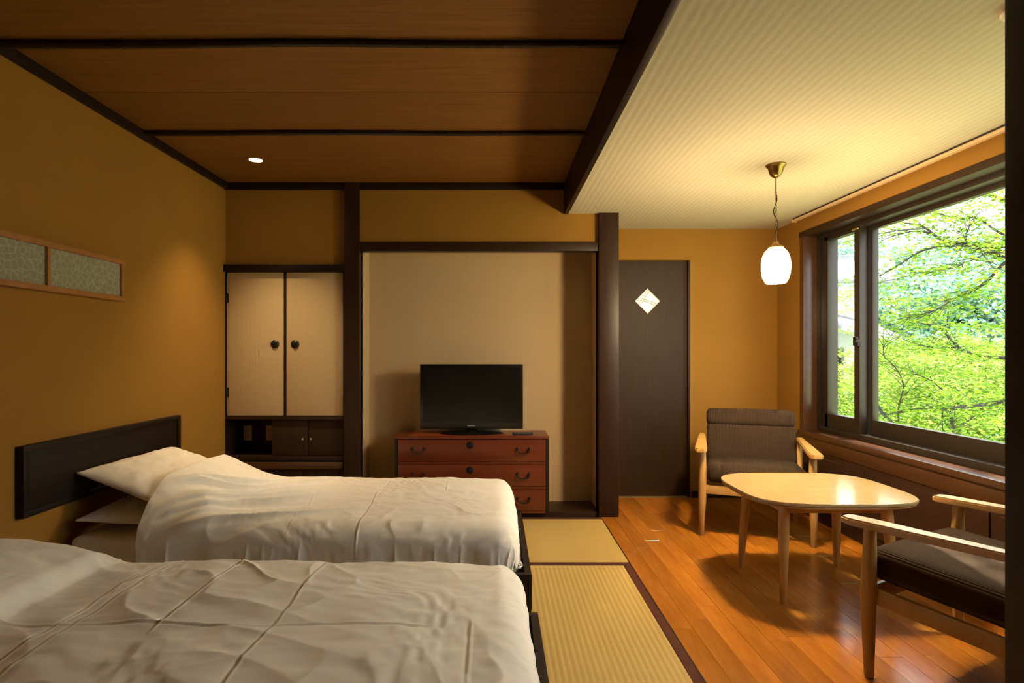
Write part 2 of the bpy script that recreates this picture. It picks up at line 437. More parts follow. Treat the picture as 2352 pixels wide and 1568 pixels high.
# posts, lintel, beam, cornices
def trim(n, *a, mat='dark_wood', bev=0.004):
    o = struct(box('trim_%d' % n, *a, mat, bev=bev)); return o
trim(2, -1.095, -0.985, 4.035, 4.16, 0, ZC)                       # post between cupboard and alcove
trim(3, AX1, 0.892, 4.035, 4.165, 0, ZL)                          # post between alcove and door
trim(4, -0.985, AX1, 4.045, 4.13, 1.925, 1.99)                    # lintel over the alcove
trim(5, XB, XB + 0.03, YF, YB, ZL - 0.005, ZC, mat='black_trim', bev=0.002)   # drop beam
trim(6, XL, XB, YB - 0.03, YB, ZC - 0.048, ZC, mat='black_trim')
trim(7, XL, XL + 0.028, YF, YB, ZC - 0.045, ZC, mat='black_trim')
trim(8, XL, -1.09, 4.03, 4.10, 1.775, 1.825, mat='black_trim')
trim(9, XM - 0.001, XM + 0.004, YF, 4.04, -0.06, 0.0015, mat='dark_wood', bev=0)
# pillar close by on the right
trim(10, 1.175, 1.29, 1.18, 1.29, 0, ZL, mat='black_trim')

# wooden ceiling: boards and bamboo battens
ceil = struct(box('ceiling', XL - 0.14, XB + 0.03, YF - 0.1, 4.4, ZC + 0.012, ZC + 0.1, 'subfloor'))
edges = [4.07, 3.525, 3.10, 2.635, 2.20, 1.75, 1.30, 0.85, 0.40, -0.05, -0.5, -0.95, -1.5]
for a, b_ in zip(edges, edges[1:]):
    MB().box(XL, XB, b_ + 0.002, a - 0.002, ZC, ZC + 0.013, 0.002, seg=1).build('ceiling_board', 'cedar', ceil)
for k, yb in enumerate((3.10, 2.20, 1.30, 0.40, -0.5)):
    pts, rad = [], []
    r2 = random.Random(40 + k); x = XL
    ph = r2.random() * 6
    while x < XB + 0.001:
        t = (x - XL) / (XB - XL)
        yy = yb + 0.006 * math.sin(t * 5.0 + ph) + 0.003 * math.sin(t * 13 + ph * 2)
        rr = 0.0155 + 0.002 * math.sin(t * 3 + ph)
        pts.append((x, yy, ZC - 0.012)); rad.append(rr)
        x += 0.06
    # nodes: short swollen rings
    P2, R2 = [], []
    for i, (p, rr) in enumerate(zip(pts, rad)):
        P2.append(p); R2.append(rr)
        if i % 5 == 3:
            for dx, k2 in ((0.012, 1.0), (0.016, 1.16), (0.020, 1.16), (0.026, 0.97)):
                P2.append((p[0] + dx, p[1], p[2])); R2.append(rr * k2)
    MB().tube(P2, R2, 10).build('bamboo_batten', 'bamboo', ceil, smooth=True)
# low papered ceiling
struct(box('ceiling.001', XB + 0.03, XR + 0.25, YF - 0.1, YE + 0.2, ZL, ZL + 0.3, 'ceiling_paper'))

# window wall
WY0, WY1, WZ0, WZ1 = 1.0, 4.2, 0.60, 2.087
w = MB()
w.box(XR, XR + 0.2, YF - 0.1, WY0, -0.1, 2.6); w.box(XR, XR + 0.2, WY1, 4.9, -0.1, 2.6)
w.box(XR, XR + 0.2, WY0, WY1, WZ1, 2.6); w.box(XR, XR + 0.2, WY0, WY1, -0.1, WZ0 - 0.03)
w.build('wall_right', 'wallpaper')['kind'] = 'structure'
# wainscot under the window
wc = struct(box('wall_wainscot', XR - 0.022, XR, 0.9, YE, 0, 0.50, 'panel_wood'))
wc.name = 'trim_11'
for a, b_ in ((0.9, 1.66), (1.69, 2.54), (2.57, 3.40), (3.45, 4.36)):
    MB().box(XR - 0.030, XR - 0.018, a + 0.012, b_ - 0.012, 0.08, 0.455, 0.004).build('panel', 'panel_wood', wc)
struct(box('baseboard_right', XR - 0.034, XR - 0.02, 0.9, YE - 0.015, 0, 0.06, 'dark_wood', bev=0.002))
struct(box('baseboard_end', DX1 + 0.01, XR - 0.035, YE - 0.016, YE, 0, 0.055, 'dark_wood', bev=0.002))

win = empty('window_1', (XR, 2.6, WZ0), kind='structure')
def W(name, x0, x1, y0, y1, z0, z1, mat, bev=0.002, parent=None):
    o = MB().box(x0 - XR, x1 - XR, y0 - 2.6, y1 - 2.6, z0 - WZ0, z1 - WZ0, bev).build(name, mat, win, smooth=True)
    if parent: o.parent = parent
    return o
XS = 2.47
W('casing_head', XR - 0.012, XS + 0.02, WY0 - 0.03, WY1 + 0.03, 2.055, 2.095, 'dark_wood')
W('casing_jamb', XR - 0.012, XS + 0.02, WY1 - 0.03, WY1 + 0.02, 0.60, 2.06, 'brown_wood')
W('casing_jamb', XR - 0.012, XS + 0.02, WY0 - 0.02, WY0 + 0.03, 0.60, 2.06, 'brown_wood')
W('window_sill', XR - 0.035, XS + 0.06, WY0 - 0.02, WY1 + 0.02, 0.575, 0.612, 'brown_wood', 0.006)
W('apron', XR - 0.026, XR - 0.002, WY0 - 0.02, YE - 0.01, 0.485, 0.577, 'brown_wood', 0.004)
# aluminium frame and three sashes
W('frame_head', 2.40, 2.54, WY0 + 0.03, WY1 - 0.03, 2.028, 2.057, 'bronze_aluminium')
W('frame_track', 2.40, 2.54, WY0 + 0.03, WY1 - 0.03, 0.612, 0.650, 'bronze_aluminium')
W('frame_stile', 2.40, 2.54, WY1 - 0.058, WY1 - 0.03, 0.64, 2.04, 'bronze_aluminium')
W('frame_stile', 2.40, 2.54, WY0 + 0.03, WY0 + 0.058, 0.64, 2.04, 'bronze_aluminium')
def sash(x0, x1, y0, y1, st=0.055, s2=0.0):
    f = MB(); c = (XR, 2.6, WZ0)
    def bx(a, b_, c_, d): f.box(x0 - XR, x1 - XR, a - 2.6, b_ - 2.6, c_ - WZ0, d - WZ0, 0.003)
    bx(y0, y0 + st, 0.65, 2.03); bx(y1 - st - s2, y1, 0.65, 2.03)
    bx(y0 + st, y1 - st, 0.65, 0.748); bx(y0 + st, y1 - st, 2.0, 2.03)
    s = f.build('sash_frame', 'bronze_aluminium', win, smooth=True)
    xm = (x0 + x1) / 2
    p = MB().box(xm - 0.002 - XR, xm + 0.002 - XR, y0 + st - 0.008 - 2.6, y1 - st + 0.008 - 2.6, 0.74 - WZ0, 2.008 - WZ0).build('pane', 'glass', s)
    return s
s1 = sash(2.408, 2.462, 3.695, WY1 - 0.06, s2=0.035)
sash(2.475, 2.515, 2.12, 3.72)
sash(2.408, 2.462, WY0 + 0.06, 2.16)
# crescent lock on the stile of the narrow sash
lk = MB()
lk.box(2.385 - XR, 2.41 - XR, 3.70 - 2.6, 3.73 - 2.6, 1.235 - WZ0, 1.295 - WZ0, 0.005)
lk.lathe([(0.002, 0), (0.017, 0.0), (0.019, 0.006), (0.016, 0.014), (0.002, 0.016)], (2.392 - XR, 3.70 - 2.6, 1.262 - WZ0), 16, Matrix.Rotation(math.pi / 2, 4, 'X'))
lk.box(2.384 - XR, 2.397 - XR, 3.675 - 2.6, 3.70 - 2.6, 1.232 - WZ0, 1.262 - WZ0, 0.003)
lk.build('crescent_lock', 'iron', s1, smooth=True, label='dark metal crescent latch')
MB().box(2.395 - XR, 2.408 - XR, 3.70 - 2.6, 3.76 - 2.6, 2.008 - WZ0, 2.02 - WZ0, 0.003).build('sash_stop', 'pale_brass', s1)
# curtain track along the ceiling
ct = empty('curtain_track', (XR - 0.05, 2.5, ZL), label='slim beige curtain track on the ceiling above the window', cat='curtain track')
MB().box(-0.016, 0.016, -2.2, 1.72, -0.024, -0.002, 0.003).build('rail', 'track_beige', ct)
MB().box(-0.020, -0.0155, -2.19, 1.71, -0.010, -0.004).build('slot', 'matte_black', ct)
MB().box(-0.018, 0.018, 1.72, 1.73, -0.028, -0.0, 0.002).build('end_cap', 'track_beige', ct)

# door with diamond pane
door = empty('door_1', (1.256, 4.62, 0), kind='structure')
DC = 1.256
d = MB(); t = bmesh.new()
hw, zc, r_ = 0.34, 1.614, 0.105
outer = [(-hw, 0.006), (hw, 0.006), (hw, DZ - 0.004), (-hw, DZ - 0.004)]
inner = [(0.004, zc - r_), (0.004 + r_, zc), (0.004, zc + r_), (0.004 - r_, zc)]
vs_ = {}
for yy in (0.0, 0.035):
    vs_[yy] = ([t.verts.new((x, yy, z)) for x, z in outer], [t.verts.new((x, yy, z)) for x, z in inner])
for yy, fl in ((0.0, False), (0.035, True)):
    O, I = vs_[yy]
    for q in ((O[0], O[1], I[0]), (O[1], I[1], I[0]), (O[1], O[2], I[1]), (O[2], I[2], I[1]), (O[2], O[3], I[2]), (O[3], I[3], I[2]), (O[3], O[0], I[3]), (O[0], I[0], I[3])):
        t.faces.new(q)
for k in range(4):
    for j in (0, 1):
        A, B_ = vs_[0.0][j], vs_[0.035][j]
        t.faces.new((A[k], A[(k + 1) % 4], B_[(k + 1) % 4], B_[k]))
bmesh.ops.recalc_face_normals(t, faces=t.faces[:]); d._merge(t)
leaf = d.build('door_leaf', 'door_wood', door)
g = MB().prism([(x, z) for x, z in inner], 0.016, 0.022, 0, Matrix(((1, 0, 0, 0), (0, 0, 1, 0), (0, 1, 0, 0), (0, 0, 0, 1)))).build('diamond_pane', 'lit_pane', leaf, label='glowing diamond of pale yellow glass')
def dl(p0, p1, bow=0.0):
    a = Vector((p0[0], 0.014, p0[1])); b_ = Vector((p1[0], 0.014, p1[1])); pts = []
    nrm = Vector((-(b_.z - a.z), 0, b_.x - a.x)).normalized()
    for k in range(7):
        u = k / 6; pts.append(a.lerp(b_, u) + nrm * bow * 4 * u * (1 - u))
    MB().tube(pts, 0.0019, 6).build('pane_line', 'socket_dark', leaf)
pxd = 2 * r_ / 58.0      # diamond is 58 px tall
def dp(x, y): return (0.004 + (x - 1491) * pxd, zc - (y - 690) * pxd)
dl(dp(1491, 664), dp(1470, 697), 0.004); dl(dp(1495, 666), dp(1474, 698), 0.004)
dl(dp(1467, 684), dp(1512, 697), 0.010); dl(dp(1466, 688), dp(1508, 700), 0.010)
MB().box(DX1 - DC - 0.012, DX1 - DC, -0.035, 0.04, 0, DZ, 0.001).build('door_jamb', 'dark_wood', door)
MB().box(DX0 - DC, DX0 - DC + 0.004, -0.035, 0.04, 0, DZ, 0.001).build('door_jamb', 'dark_wood', door)
MB().box(DX0 - DC, DX1 - DC, -0.035, 0.045, -0.005, 0.004, 0.001).build('threshold', 'pale_brass', door)
struct(box('wall_hall', DX0 - 0.05, DX1 + 0.05, 4.70, 4.77, 0, 2.1, 'outer_wall'))

# ================================================================== BUILT-IN CUPBOARD
CX0, CX1, CY = XL, -1.097, 4.075
cup = empty('wall_cupboard', ((CX0 + CX1) / 2, CY, 0.0), label='built-in cupboard with two striped cream doors above a dark low shelf', cat='cupboard')
ox = (CX0 + CX1) / 2
def C(name, x0, x1, y0, y1, z0, z1, mat, bev=0.003, parent=None):
    o = MB().box(x0 - ox, x1 - ox, y0 - CY, y1 - CY, z0, z1, bev).build(name, mat, cup, smooth=True)
    if parent: o.parent = parent
    return o
C('side_panel', CX0, CX0 + 0.012, 4.06, 4.5, 0, 1.775, 'black_trim'); C('side_panel', CX1 - 0.012, CX1, 4.06, 4.5, 0, 1.775, 'black_trim')
C('back_panel', CX0, CX1, 4.48, 4.5, 0, 1.775, 'dark_wood')
C('mid_rail', CX0 + 0.012, CX1 - 0.012, 4.055, 4.48, 0.70, 0.727, 'dark_wood')
C('mullion', -1.5405, -1.5225, 4.064, 4.10, 0.727, 1.775, 'black_trim')
for (a, b_, s) in ((CX0 + 0.013, -1.541, 1), (-1.522, CX1 - 0.013, -1)):
    dd = C('cupboard_door', a, b_, 4.066, 4.09, 0.730, 1.772, 'striped_paper', 0.002)
    kx = (b_ - 0.064 if s == 1 else a + 0.064) - ox
    MB().lathe([(0.002, -0.012), (0.018, -0.010), (0.026, -0.004), (0.031, 0.0), (0.031, 0.004), (0.002, 0.004)], (kx, 4.063 - CY, 1.250), 24, Matrix.Rotation(math.pi / 2, 4, 'X') @ Matrix.Scale(-1, 4, (0, 0, 1))).build('pull_plate', 'iron', dd, smooth=True)
    for zz in (1.585, 0.90):
        hx = (a - 0.002 if s == 1 else b_ - 0.012) - ox
        MB().box(hx, hx + 0.014, 4.0615 - CY, 4.0665 - CY, zz - 0.035, zz + 0.035, 0.001).build('hinge', 'pale_brass' if s == -1 else 'iron', dd)
# lower shelf: open box on the left, two small sliding doors
C('shelf_board', CX0 + 0.012, CX1 - 0.012, 4.055, 4.40, 0.405, 0.435, 'dark_wood')
C('shelf_back', CX0 + 0.012, CX1 - 0.012, 4.34, 4.36, 0.435, 0.70, 'dark_wood')
C('divider', -1.636, -1.628, 4.09, 4.34, 0.435, 0.70, 'dark_wood')
for a, b_, yy, kx in ((-1.632, -1.368, 4.072, -1.402), (-1.364, CX1 - 0.014, 4.076, -1.345)):
    dd = C('sliding_door', a, b_, yy, yy + 0.016, 0.438, 0.697, 'door_wood', 0.002)
    MB().lathe([(0.002, 0), (0.006, 0), (0.005, 0.006), (0.0085, 0.012), (0.007, 0.018), (0.002, 0.019)], (kx - ox, yy - CY, 0.560), 14, Matrix.Rotation(math.pi / 2, 4, 'X')).build('knob', 'pale_brass', dd, smooth=True)
C('lower_rail', CX0 + 0.012, CX1 - 0.012, 4.052, 4.10, 0.345, 0.395, 'brown_wood')
xx = CX0 + 0.014
while xx < CX1 - 0.03:
    C('board', xx, min(xx + 0.088, CX1 - 0.014), 4.075, 4.09, 0.0, 0.343, 'door_wood', 0.003); xx += 0.0905
# outlet plates
def outlet(x, label):
    o = empty('outlet_plate', (x, 4.34, 0.565), label=label, cat='wall outlet', group='outlet plates in the open shelf')
    MB().box(-0.034, 0.034, -0.007, 0.0, -0.058, 0.058, 0.003).build('plate', 'plate_ivory', o, smooth=True)
    for zz in (0.022, -0.022):
        q = MB().box(-0.015, 0.015, -0.009, -0.006, zz - 0.014, zz + 0.014, 0.002).build('socket', 'plate_ivory', o)
        MB().box(-0.008, -0.005, -0.0096, -0.0085, zz - 0.006, zz + 0.006).box(0.005, 0.008, -0.0096, -0.0085, zz - 0.006, zz + 0.006).build('slot', 'socket_dark', q)
outlet(-1.925 + 0.0, 'ivory outlet plate inside the open shelf, fully in view next to the bedside wall')
outlet(-1.745, 'ivory outlet plate inside the open shelf, half hidden by the sliding door')

# ================================================================== BEDS
BED = {}
def make_bed(yc):
    fr = empty('bed_frame', (0, 0, 0))
    y0, y1 = yc - 0.5, yc + 0.5
    x0, x1 = XL + 0.03, 0.16
    MB().box(x0, x1, y0, y0 + 0.03, 0.06, 0.215, 0.004).build('side_rail', 'black_trim', fr, smooth=True)
    MB().box(x0, x1, y1 - 0.03, y1, 0.06, 0.215, 0.004).build('side_rail', 'black_trim', fr, smooth=True)
    MB().box(x1 - 0.03, x1, y0 + 0.03, y1 - 0.03, 0.0015, 0.215, 0.004).build('foot_panel', 'black_trim', fr, smooth=True)
    MB().box(x0, x0 + 0.03, y0 + 0.03, y1 - 0.03, 0.06, 0.215, 0.004).build('head_rail', 'black_trim', fr, smooth=True)
    for i in range(9):
        xa = x0 + 0.08 + i * 0.225
        MB().box(xa, xa + 0.09, y0 + 0.03, y1 - 0.03, 0.170, 0.192).build('slat', 'frame_oak', fr)
    for xx in (x0 + 0.02, x1 - 0.08):
        for yy in (y0 + 0.005, y1 - 0.065):
            MB().box(xx, xx + 0.06, yy, yy + 0.06, 0.0015, 0.19, 0.004).build('leg', 'black_trim', fr, smooth=True)
    mt = MB().box(x0 + 0.032, 0.085, y0 + 0.032, y1 - 0.032, 0.193, 0.365, 0.035, seg=4).build('mattress', 'linen', None, smooth=True)
    return fr, mt

def make_duvet(yc, p0, hump, top, creases, fold, seed):
    vn = VN(seed); vn2 = VN(seed + 50)
    Wd, r, P1 = 0.515, 0.105, 0.106
    zbot = 0.232
    drop = r * math.pi / 2 + (top - r - zbot)
    npn, nqn = 540, 330
    p = np.linspace(p0, P1 - r + drop, npn); q = np.linspace(-(Wd - r) - drop, (Wd - r) + drop, nqn)
    Pg, Qg = np.meshgrid(p, q, indexing='ij')
    ex = np.maximum(0, Pg - (P1 - r)); ey = np.maximum(0, np.abs(Qg) - (Wd - r))
    dd = np.sqrt(ex ** 2 + ey ** 2) + 1e-9
    # limit the corners so the cloth does not run past the hem
    dd2 = np.minimum(dd, drop)
    R = np.where(dd2 < r * math.pi / 2, r * np.sin(dd2 / r), r)
    D = np.where(dd2 < r * math.pi / 2, r * (1 - np.cos(dd2 / r)), r + dd2 - r * math.pi / 2)
    X = np.minimum(Pg, P1 - r) + R * ex / dd
    Y = np.clip(Qg, -(Wd - r), Wd - r) + R * np.sign(Qg) * ey / dd
    hz = hump(X, Y)
    Z = top - D
    side = sstep(0.05, 0.16, D)
    # soft dome on top
    Z = Z + (1 - side) * 0.018 * (1 - (Y / Wd) ** 2) - 0.01 * (1 - side) * sstep(-0.35, 0.05, X)
    lift = np.clip((Z - zbot) / (top - zbot), 0, 1.15)
    Z = Z + hz * lift
    P = np.stack([X, Y + yc, Z], -1)
    nn = grid_normals(P)
    nn *= np.sign(nn[npn // 2, nqn // 2, 2])
    w_ = np.zeros_like(X)
    topm = 1 - side
    # broad lumps and softer wrinkles on the top
    w_ += topm * 0.006 * vn(Pg * 3.1 + 9, Qg * 3.6)
    w_ += fold(Pg, Qg, vn, vn2) * (0.35 + 0.65 * topm)
    rid = 1 - np.abs(vn2(Pg * 5.0 + Qg * 3.0 + 0.6 * vn(Pg * 4, Qg * 4), Qg * 8.0 - Pg * 4.0))
    w_ += topm * 0.004 * rid ** 3
    w_ += topm * 0.0022 * vn(Pg * 22 + 6 * vn2(Pg * 3, Qg * 3), Qg * 30)
    # hanging folds on the sides: they run down the cloth
    along = np.where(ey > ex, Pg, Qg)
    fs = vn(along * 9 + 31, D * 1.6) * 0.011 + (1 - np.abs(vn2(along * 17 + 3, D * 2.4))) ** 3 * 0.010
    w_ += side * fs + side * 0.003 * vn(along * 40, D * 5)
    for (kind, c, a, b_, amp) in creases:        # pressed fold lines of the cover
        if kind == 'p': dist = Pg - c + 0.012 * vn(Qg * 4, Pg * 0 + c * 7); ok = sstep(a - 0.03, a + 0.03, Qg) * (1 - sstep(b_ - 0.03, b_ + 0.03, Qg))
        else: dist = Qg - c + 0.012 * vn(Pg * 4, Qg * 0 + c * 7); ok = sstep(a - 0.05, a + 0.05, Pg) * (1 - sstep(b_ - 0.05, b_ + 0.05, Pg))
        ok = ok * (0.45 + 0.55 * np.clip(vn(Pg * 6 + 5, Qg * 6) * 1.5 + 0.5, 0, 1))
        w_ += ok * amp * 0.5 * (np.exp(-((dist - 0.005) / 0.004) ** 2) - 0.9 * np.exp(-((dist + 0.004) / 0.0045) ** 2))
        w_ -= ok * abs(amp) * 0.25 * np.exp(-(dist / 0.02) ** 2)
    P = P + nn * w_[..., None]
    P[..., 2] = np.maximum(P[..., 2], 0.222)
    o = bpy.data.objects.new('duvet', grid_mesh('duvet', P)); o.data.materials.append(MATS['linen']); link(o)
    sd = o.modifiers.new('thickness', 'SOLIDIFY'); sd.thickness = 0.022; sd.offset = -1 if nn[npn // 2, nqn // 2, 2] > 0 else 1
    return o

def make_pillow(a, b_, T, seed, loc, rot):
    vn = VN(seed); n = 46
    u = np.linspace(-1, 1, n); U, V = np.meshgrid(u, u, indexing='ij')
    th = T * np.clip((1 - np.abs(U) ** 2.6), 0, 1) ** 0.62 * np.clip((1 - np.abs(V) ** 3.2), 0, 1) ** 0.62
    wr = 0.010 * vn(U * 4 + 3, V * 4) + 0.006 * (1 - np.abs(vn(U * 6 + V * 5, V * 9))) ** 3
    sx = a * U * (1 - 0.07 * (1 - V ** 2)); sy = b_ * V * (1 - 0.05 * (1 - U ** 2))
    lip = 0.004
    m_ = (th / T)
    top = np.stack([sx, sy, th + lip + wr * m_], -1); bot = np.stack([sx, sy, -th * 0.75 - lip], -1)
    nv = n * n
    idx = np.arange(nv).reshape(n, n)
    f = []
    for i in range(n - 1):
        for j in range(n - 1):
            f.append((idx[i, j], idx[i + 1, j], idx[i + 1, j + 1], idx[i, j + 1]))
            f.append((nv + idx[i, j], nv + idx[i, j + 1], nv + idx[i + 1, j + 1], nv + idx[i + 1, j]))
    for i in range(n - 1):
        for (A, B_) in (((i, 0), (i + 1, 0)), ((i + 1, n - 1), (i, n - 1))):
            f.append((idx[A], nv + idx[A], nv + idx[B_], idx[B_]))
        for (A, B_) in (((0, i + 1), (0, i)), ((n - 1, i), (n - 1, i + 1))):
            f.append((idx[A], nv + idx[A], nv + idx[B_], idx[B_]))
    me = bpy.data.meshes.new('pillow')
    me.from_pydata(np.concatenate([top.reshape(-1, 3), bot.reshape(-1, 3)]).tolist(), [], [tuple(int(k) for k in q) for q in f])
    bm = bmesh.new(); bm.from_mesh(me); bmesh.ops.recalc_face_normals(bm, faces=bm.faces[:]); bm.to_mesh(me); bm.free()
    me.shade_smooth()
    o = mesh_obj('pillow', me, 'pillow_linen'); o.location = loc; o.rotation_euler = rot
    return o

FARC, NEARC = 2.96, 1.61
fr, mt = make_bed(FARC)
tag(fr, 'black low platform bed frame closest to the cupboard and alcove', 'bed frame', 'bed frames'); tag(mt, 'white mattress of the bed beside the cupboard, its head corner bare', 'mattress', 'mattresses')
fr, mt = make_bed(NEARC)
tag(fr, 'black low platform bed frame farther from the cupboard, under the fully covered bed', 'bed frame', 'bed frames'); tag(mt, 'white mattress fully covered by its creased duvet', 'mattress', 'mattresses')

def hump_far(X, Y):
    t = np.clip((-1.20 - X) / 0.50, 0, 1); t = t * t * (3 - 2 * t)
    e = 1 - 0.9 * sstep(0.28, 0.56, np.abs(Y))
    return 0.178 * t * e
def fold_far(Pg, Qg, vn, vn2):
    # long diagonal folds that fan out from the near head corner
    ang = np.arctan2(Qg + 0.62, Pg + 1.75); rr = np.hypot(Qg + 0.62, Pg + 1.75)
    env = sstep(0.25, 0.5, rr) * (1 - sstep(0.75, 1.35, rr)) * sstep(0.15, 0.35, ang) * (1 - sstep(1.0, 1.3, ang))
    f = (1 - np.abs(vn2(ang * 8.5 + 0.5 * vn(Pg * 3, Qg * 3), rr * 1.1))) ** 2
    return env * 0.042 * f + 0.008 * env * vn(ang * 22, rr * 2)
dv = make_duvet(FARC, -1.575, hump_far, 0.43, [('p', -0.62, -0.6, 0.30, 0.006), ('q', -0.40, -1.1, -0.1, 0.003), ('p', -0.28, 0.05, 0.28, 0.004), ('p', -0.93, -0.5, 0.1, 0.003)], fold_far, 11)
tag(dv, 'white wrinkled duvet on the bed beside the cupboard, folded against two pillows', 'duvet', 'duvets')

def hump_near(X, Y):
    t = np.clip((-1.30 - X) / 0.46, 0, 1); t = t * t * (3 - 2 * t)
    t2 = sstep(1.36, 1.44, -X) * 0.30
    e = 1 - 0.9 * sstep(0.30, 0.56, np.abs(Y))
    return 0.112 * np.clip(t * 0.72 + t2, 0, 1) * e
def fold_near(Pg, Qg, vn, vn2):
    env = 1 - sstep(-0.75, 0.0, Pg)
    s = Pg * 0.45 + Qg
    f = (1 - np.abs(vn2(s * 6 + 0.7 * vn(Pg * 3, Qg * 3), Pg * 2.2))) ** 2
    return env * 0.008 * f + 0.003 * env * vn(s * 14, Pg * 4)
dv = make_duvet(NEARC, -1.86, hump_near, 0.425, [('p', -1.215, -0.6, 0.6, 0.008), ('p', -1.165, -0.6, 0.6, 0.005), ('p', -0.93, -0.1, 0.5, 0.007), ('p', -0.62, -0.6, 0.42, 0.007), ('q', -0.07, -1.7, -0.2, 0.006), ('p', -0.07, -0.5, -0.05, 0.006)], fold_near, 23)
tag(dv, 'white duvet with pressed fold lines covering the bed and its pillow completely', 'duvet', 'duvets')
o = make_pillow(0.215, 0.345, 0.061, 5, (-1.705, 2.90, 0.566), (0, math.radians(20), math.radians(-3)))
tag(o, 'cream pillow on top of the other, leaning towards the black headboard', 'pillow', 'pillows')
o = make_pillow(0.215, 0.345, 0.052, 6, (-1.69, 2.87, 0.425), (0, math.radians(3), math.radians(2)))
tag(o, 'cream pillow lying underneath another pillow on the mattress', 'pillow', 'pillows')
o = make_pillow(0.185, 0.32, 0.048, 8, (-1.70, NEARC, 0.420), (0, 0, 0))
tag(o, 'cream pillow hidden under the creased duvet', 'pillow', 'pillows')

def headboard(y0, y1, label):
    h = empty('headboard', (XL, (y0 + y1) / 2, 0.66), label=label, cat='headboard', group='headboards')
    hy = (y1 - y0) / 2
    MB().box(0.0, 0.028, -hy, hy, -0.148, 0.148, 0.003).build('panel', 'black_trim', h, smooth=True)
    for (a, b_, c, d_) in ((-hy, hy, 0.123, 0.148), (-hy, hy, -0.148, -0.123), (-hy, -hy + 0.03, -0.123, 0.123), (hy - 0.03, hy, -0.123, 0.123)):
        MB().box(0.028, 0.036, a, b_, c, d_, 0.003).build('edge_strip', 'black_trim', h, smooth=True)
    return h
headboard(2.285, 3.43, 'black framed headboard panel on the wall behind the two pillows')
headboard(1.03, 2.16, 'black framed headboard panel on the wall behind the fully covered bed')

# paper wall panel (shoji style) on the left wall
sp = empty('paper_wall_light', (XL, 2.41, 1.565), label='long wall panel of patterned paper in a thin wooden frame', cat='wall panel')
MB().box(0.005, 0.03, -0.475, 0.475, -0.085, 0.085).build('paper', 'patterned_paper', sp)
MB().box(0, 0.046, -0.495, 0.495, 0.083, 0.107, 0.002).build('frame_rail', 'frame_oak', sp, smooth=True)
MB().box(0, 0.046, -0.495, 0.495, -0.107, -0.083, 0.002).build('frame_rail', 'frame_oak', sp, smooth=True)
for yy in (-0.477, 0.0, 0.477):
    MB().box(0, 0.042, yy - 0.009, yy + 0.009, -0.083, 0.083, 0.002).build('frame_stile', 'frame_oak', sp, smooth=True)

# ================================================================== CHEST AND TV
ch = empty('drawer_chest', (-0.17, 4.02, 0.03), label='antique red lacquered chest of three drawers with iron handles', cat='chest')
hw, dpth, H_ = 0.552, 0.315, 0.555
b1 = MB()
b1.box(-hw, -hw + 0.018, 0.008, dpth, 0, H_ - 0.018, 0.002).box(hw - 0.018, hw, 0.008, dpth, 0, H_ - 0.018, 0.002)
b1.box(-hw + 0.018, hw - 0.018, dpth - 0.012, dpth, 0, H_ - 0.018)
b1.box(-hw + 0.018, hw - 0.018, 0.008, dpth - 0.012, 0.0, 0.022, 0.002)
b1.build('carcass', 'lacquer', ch, smooth=True)
MB().box(-hw - 0.004, hw + 0.004, 0.0, dpth, H_ - 0.018, H_, 0.003).build('top', 'lacquer', ch, smooth=True)
MB().box(-hw + 0.11, hw - 0.09, 0.035, dpth - 0.03, H_ - 0.002, H_ + 0.0025, 0.001).build('top_inlay', 'lacquer_light', ch, label='brighter red runner strip on the chest top')
for s in (-1, 1):
    a, b_ = sorted((s * (hw - 0.016), s * (hw + 0.003)))
    MB().box(a, b_, 0.0, 0.010, 0, H_ - 0.018, 0.001).build('iron_edge', 'iron', ch)
for zz in (0.185, 0.365):
    MB().box(-hw + 0.017, hw - 0.017, 0.004, 0.02, zz - 0.010, zz + 0.008, 0.001).build('rail', 'lacquer', ch)
for i, (z0, z1) in enumerate(((0.024, 0.172), (0.196, 0.352), (0.376, 0.532))):
    dr = MB().box(-hw + 0.020, hw - 0.020, 0.0, 0.25, z0, z1, 0.003).build('drawer', 'lacquer', ch, smooth=True)
    zm = (z0 + z1) / 2 - 0.004
    for hx in (-0.386, 0.372):
        pts = []
        for k in range(13):
            t_ = k / 12 * math.pi
            pts.append((hx - 0.043 * math.cos(t_) * (1 + 0.12 * math.sin(t_)), -0.014 - 0.006 * math.sin(t_), zm + 0.018 - 0.032 * math.sin(t_) ** 0.8))
        hd = MB().tube(pts, [0.0038 + 0.0012 * math.sin(k / 12 * math.pi) for k in range(13)], 8).build('bail_handle', 'iron', dr, smooth=True)
        for s in (-1, 1):
            MB().lathe([(0.001, 0), (0.011, 0), (0.010, 0.004), (0.006, 0.006), (0.0055, 0.018), (0.001, 0.019)], (hx + s * 0.043, 0.0, zm + 0.018), 12, Matrix.Rotation(math.pi / 2, 4, 'X')).build('rosette', 'iron', dr, smooth=True)
    if i:
        MB().lathe([(0.001, 0), (0.027, 0), (0.026, 0.003), (0.018, 0.006), (0.001, 0.007)], (-0.012, 0.0, z1 - 0.038), 24, Matrix.Rotation(math.pi / 2, 4, 'X')).build('lock_plate', 'iron', dr, smooth=True)

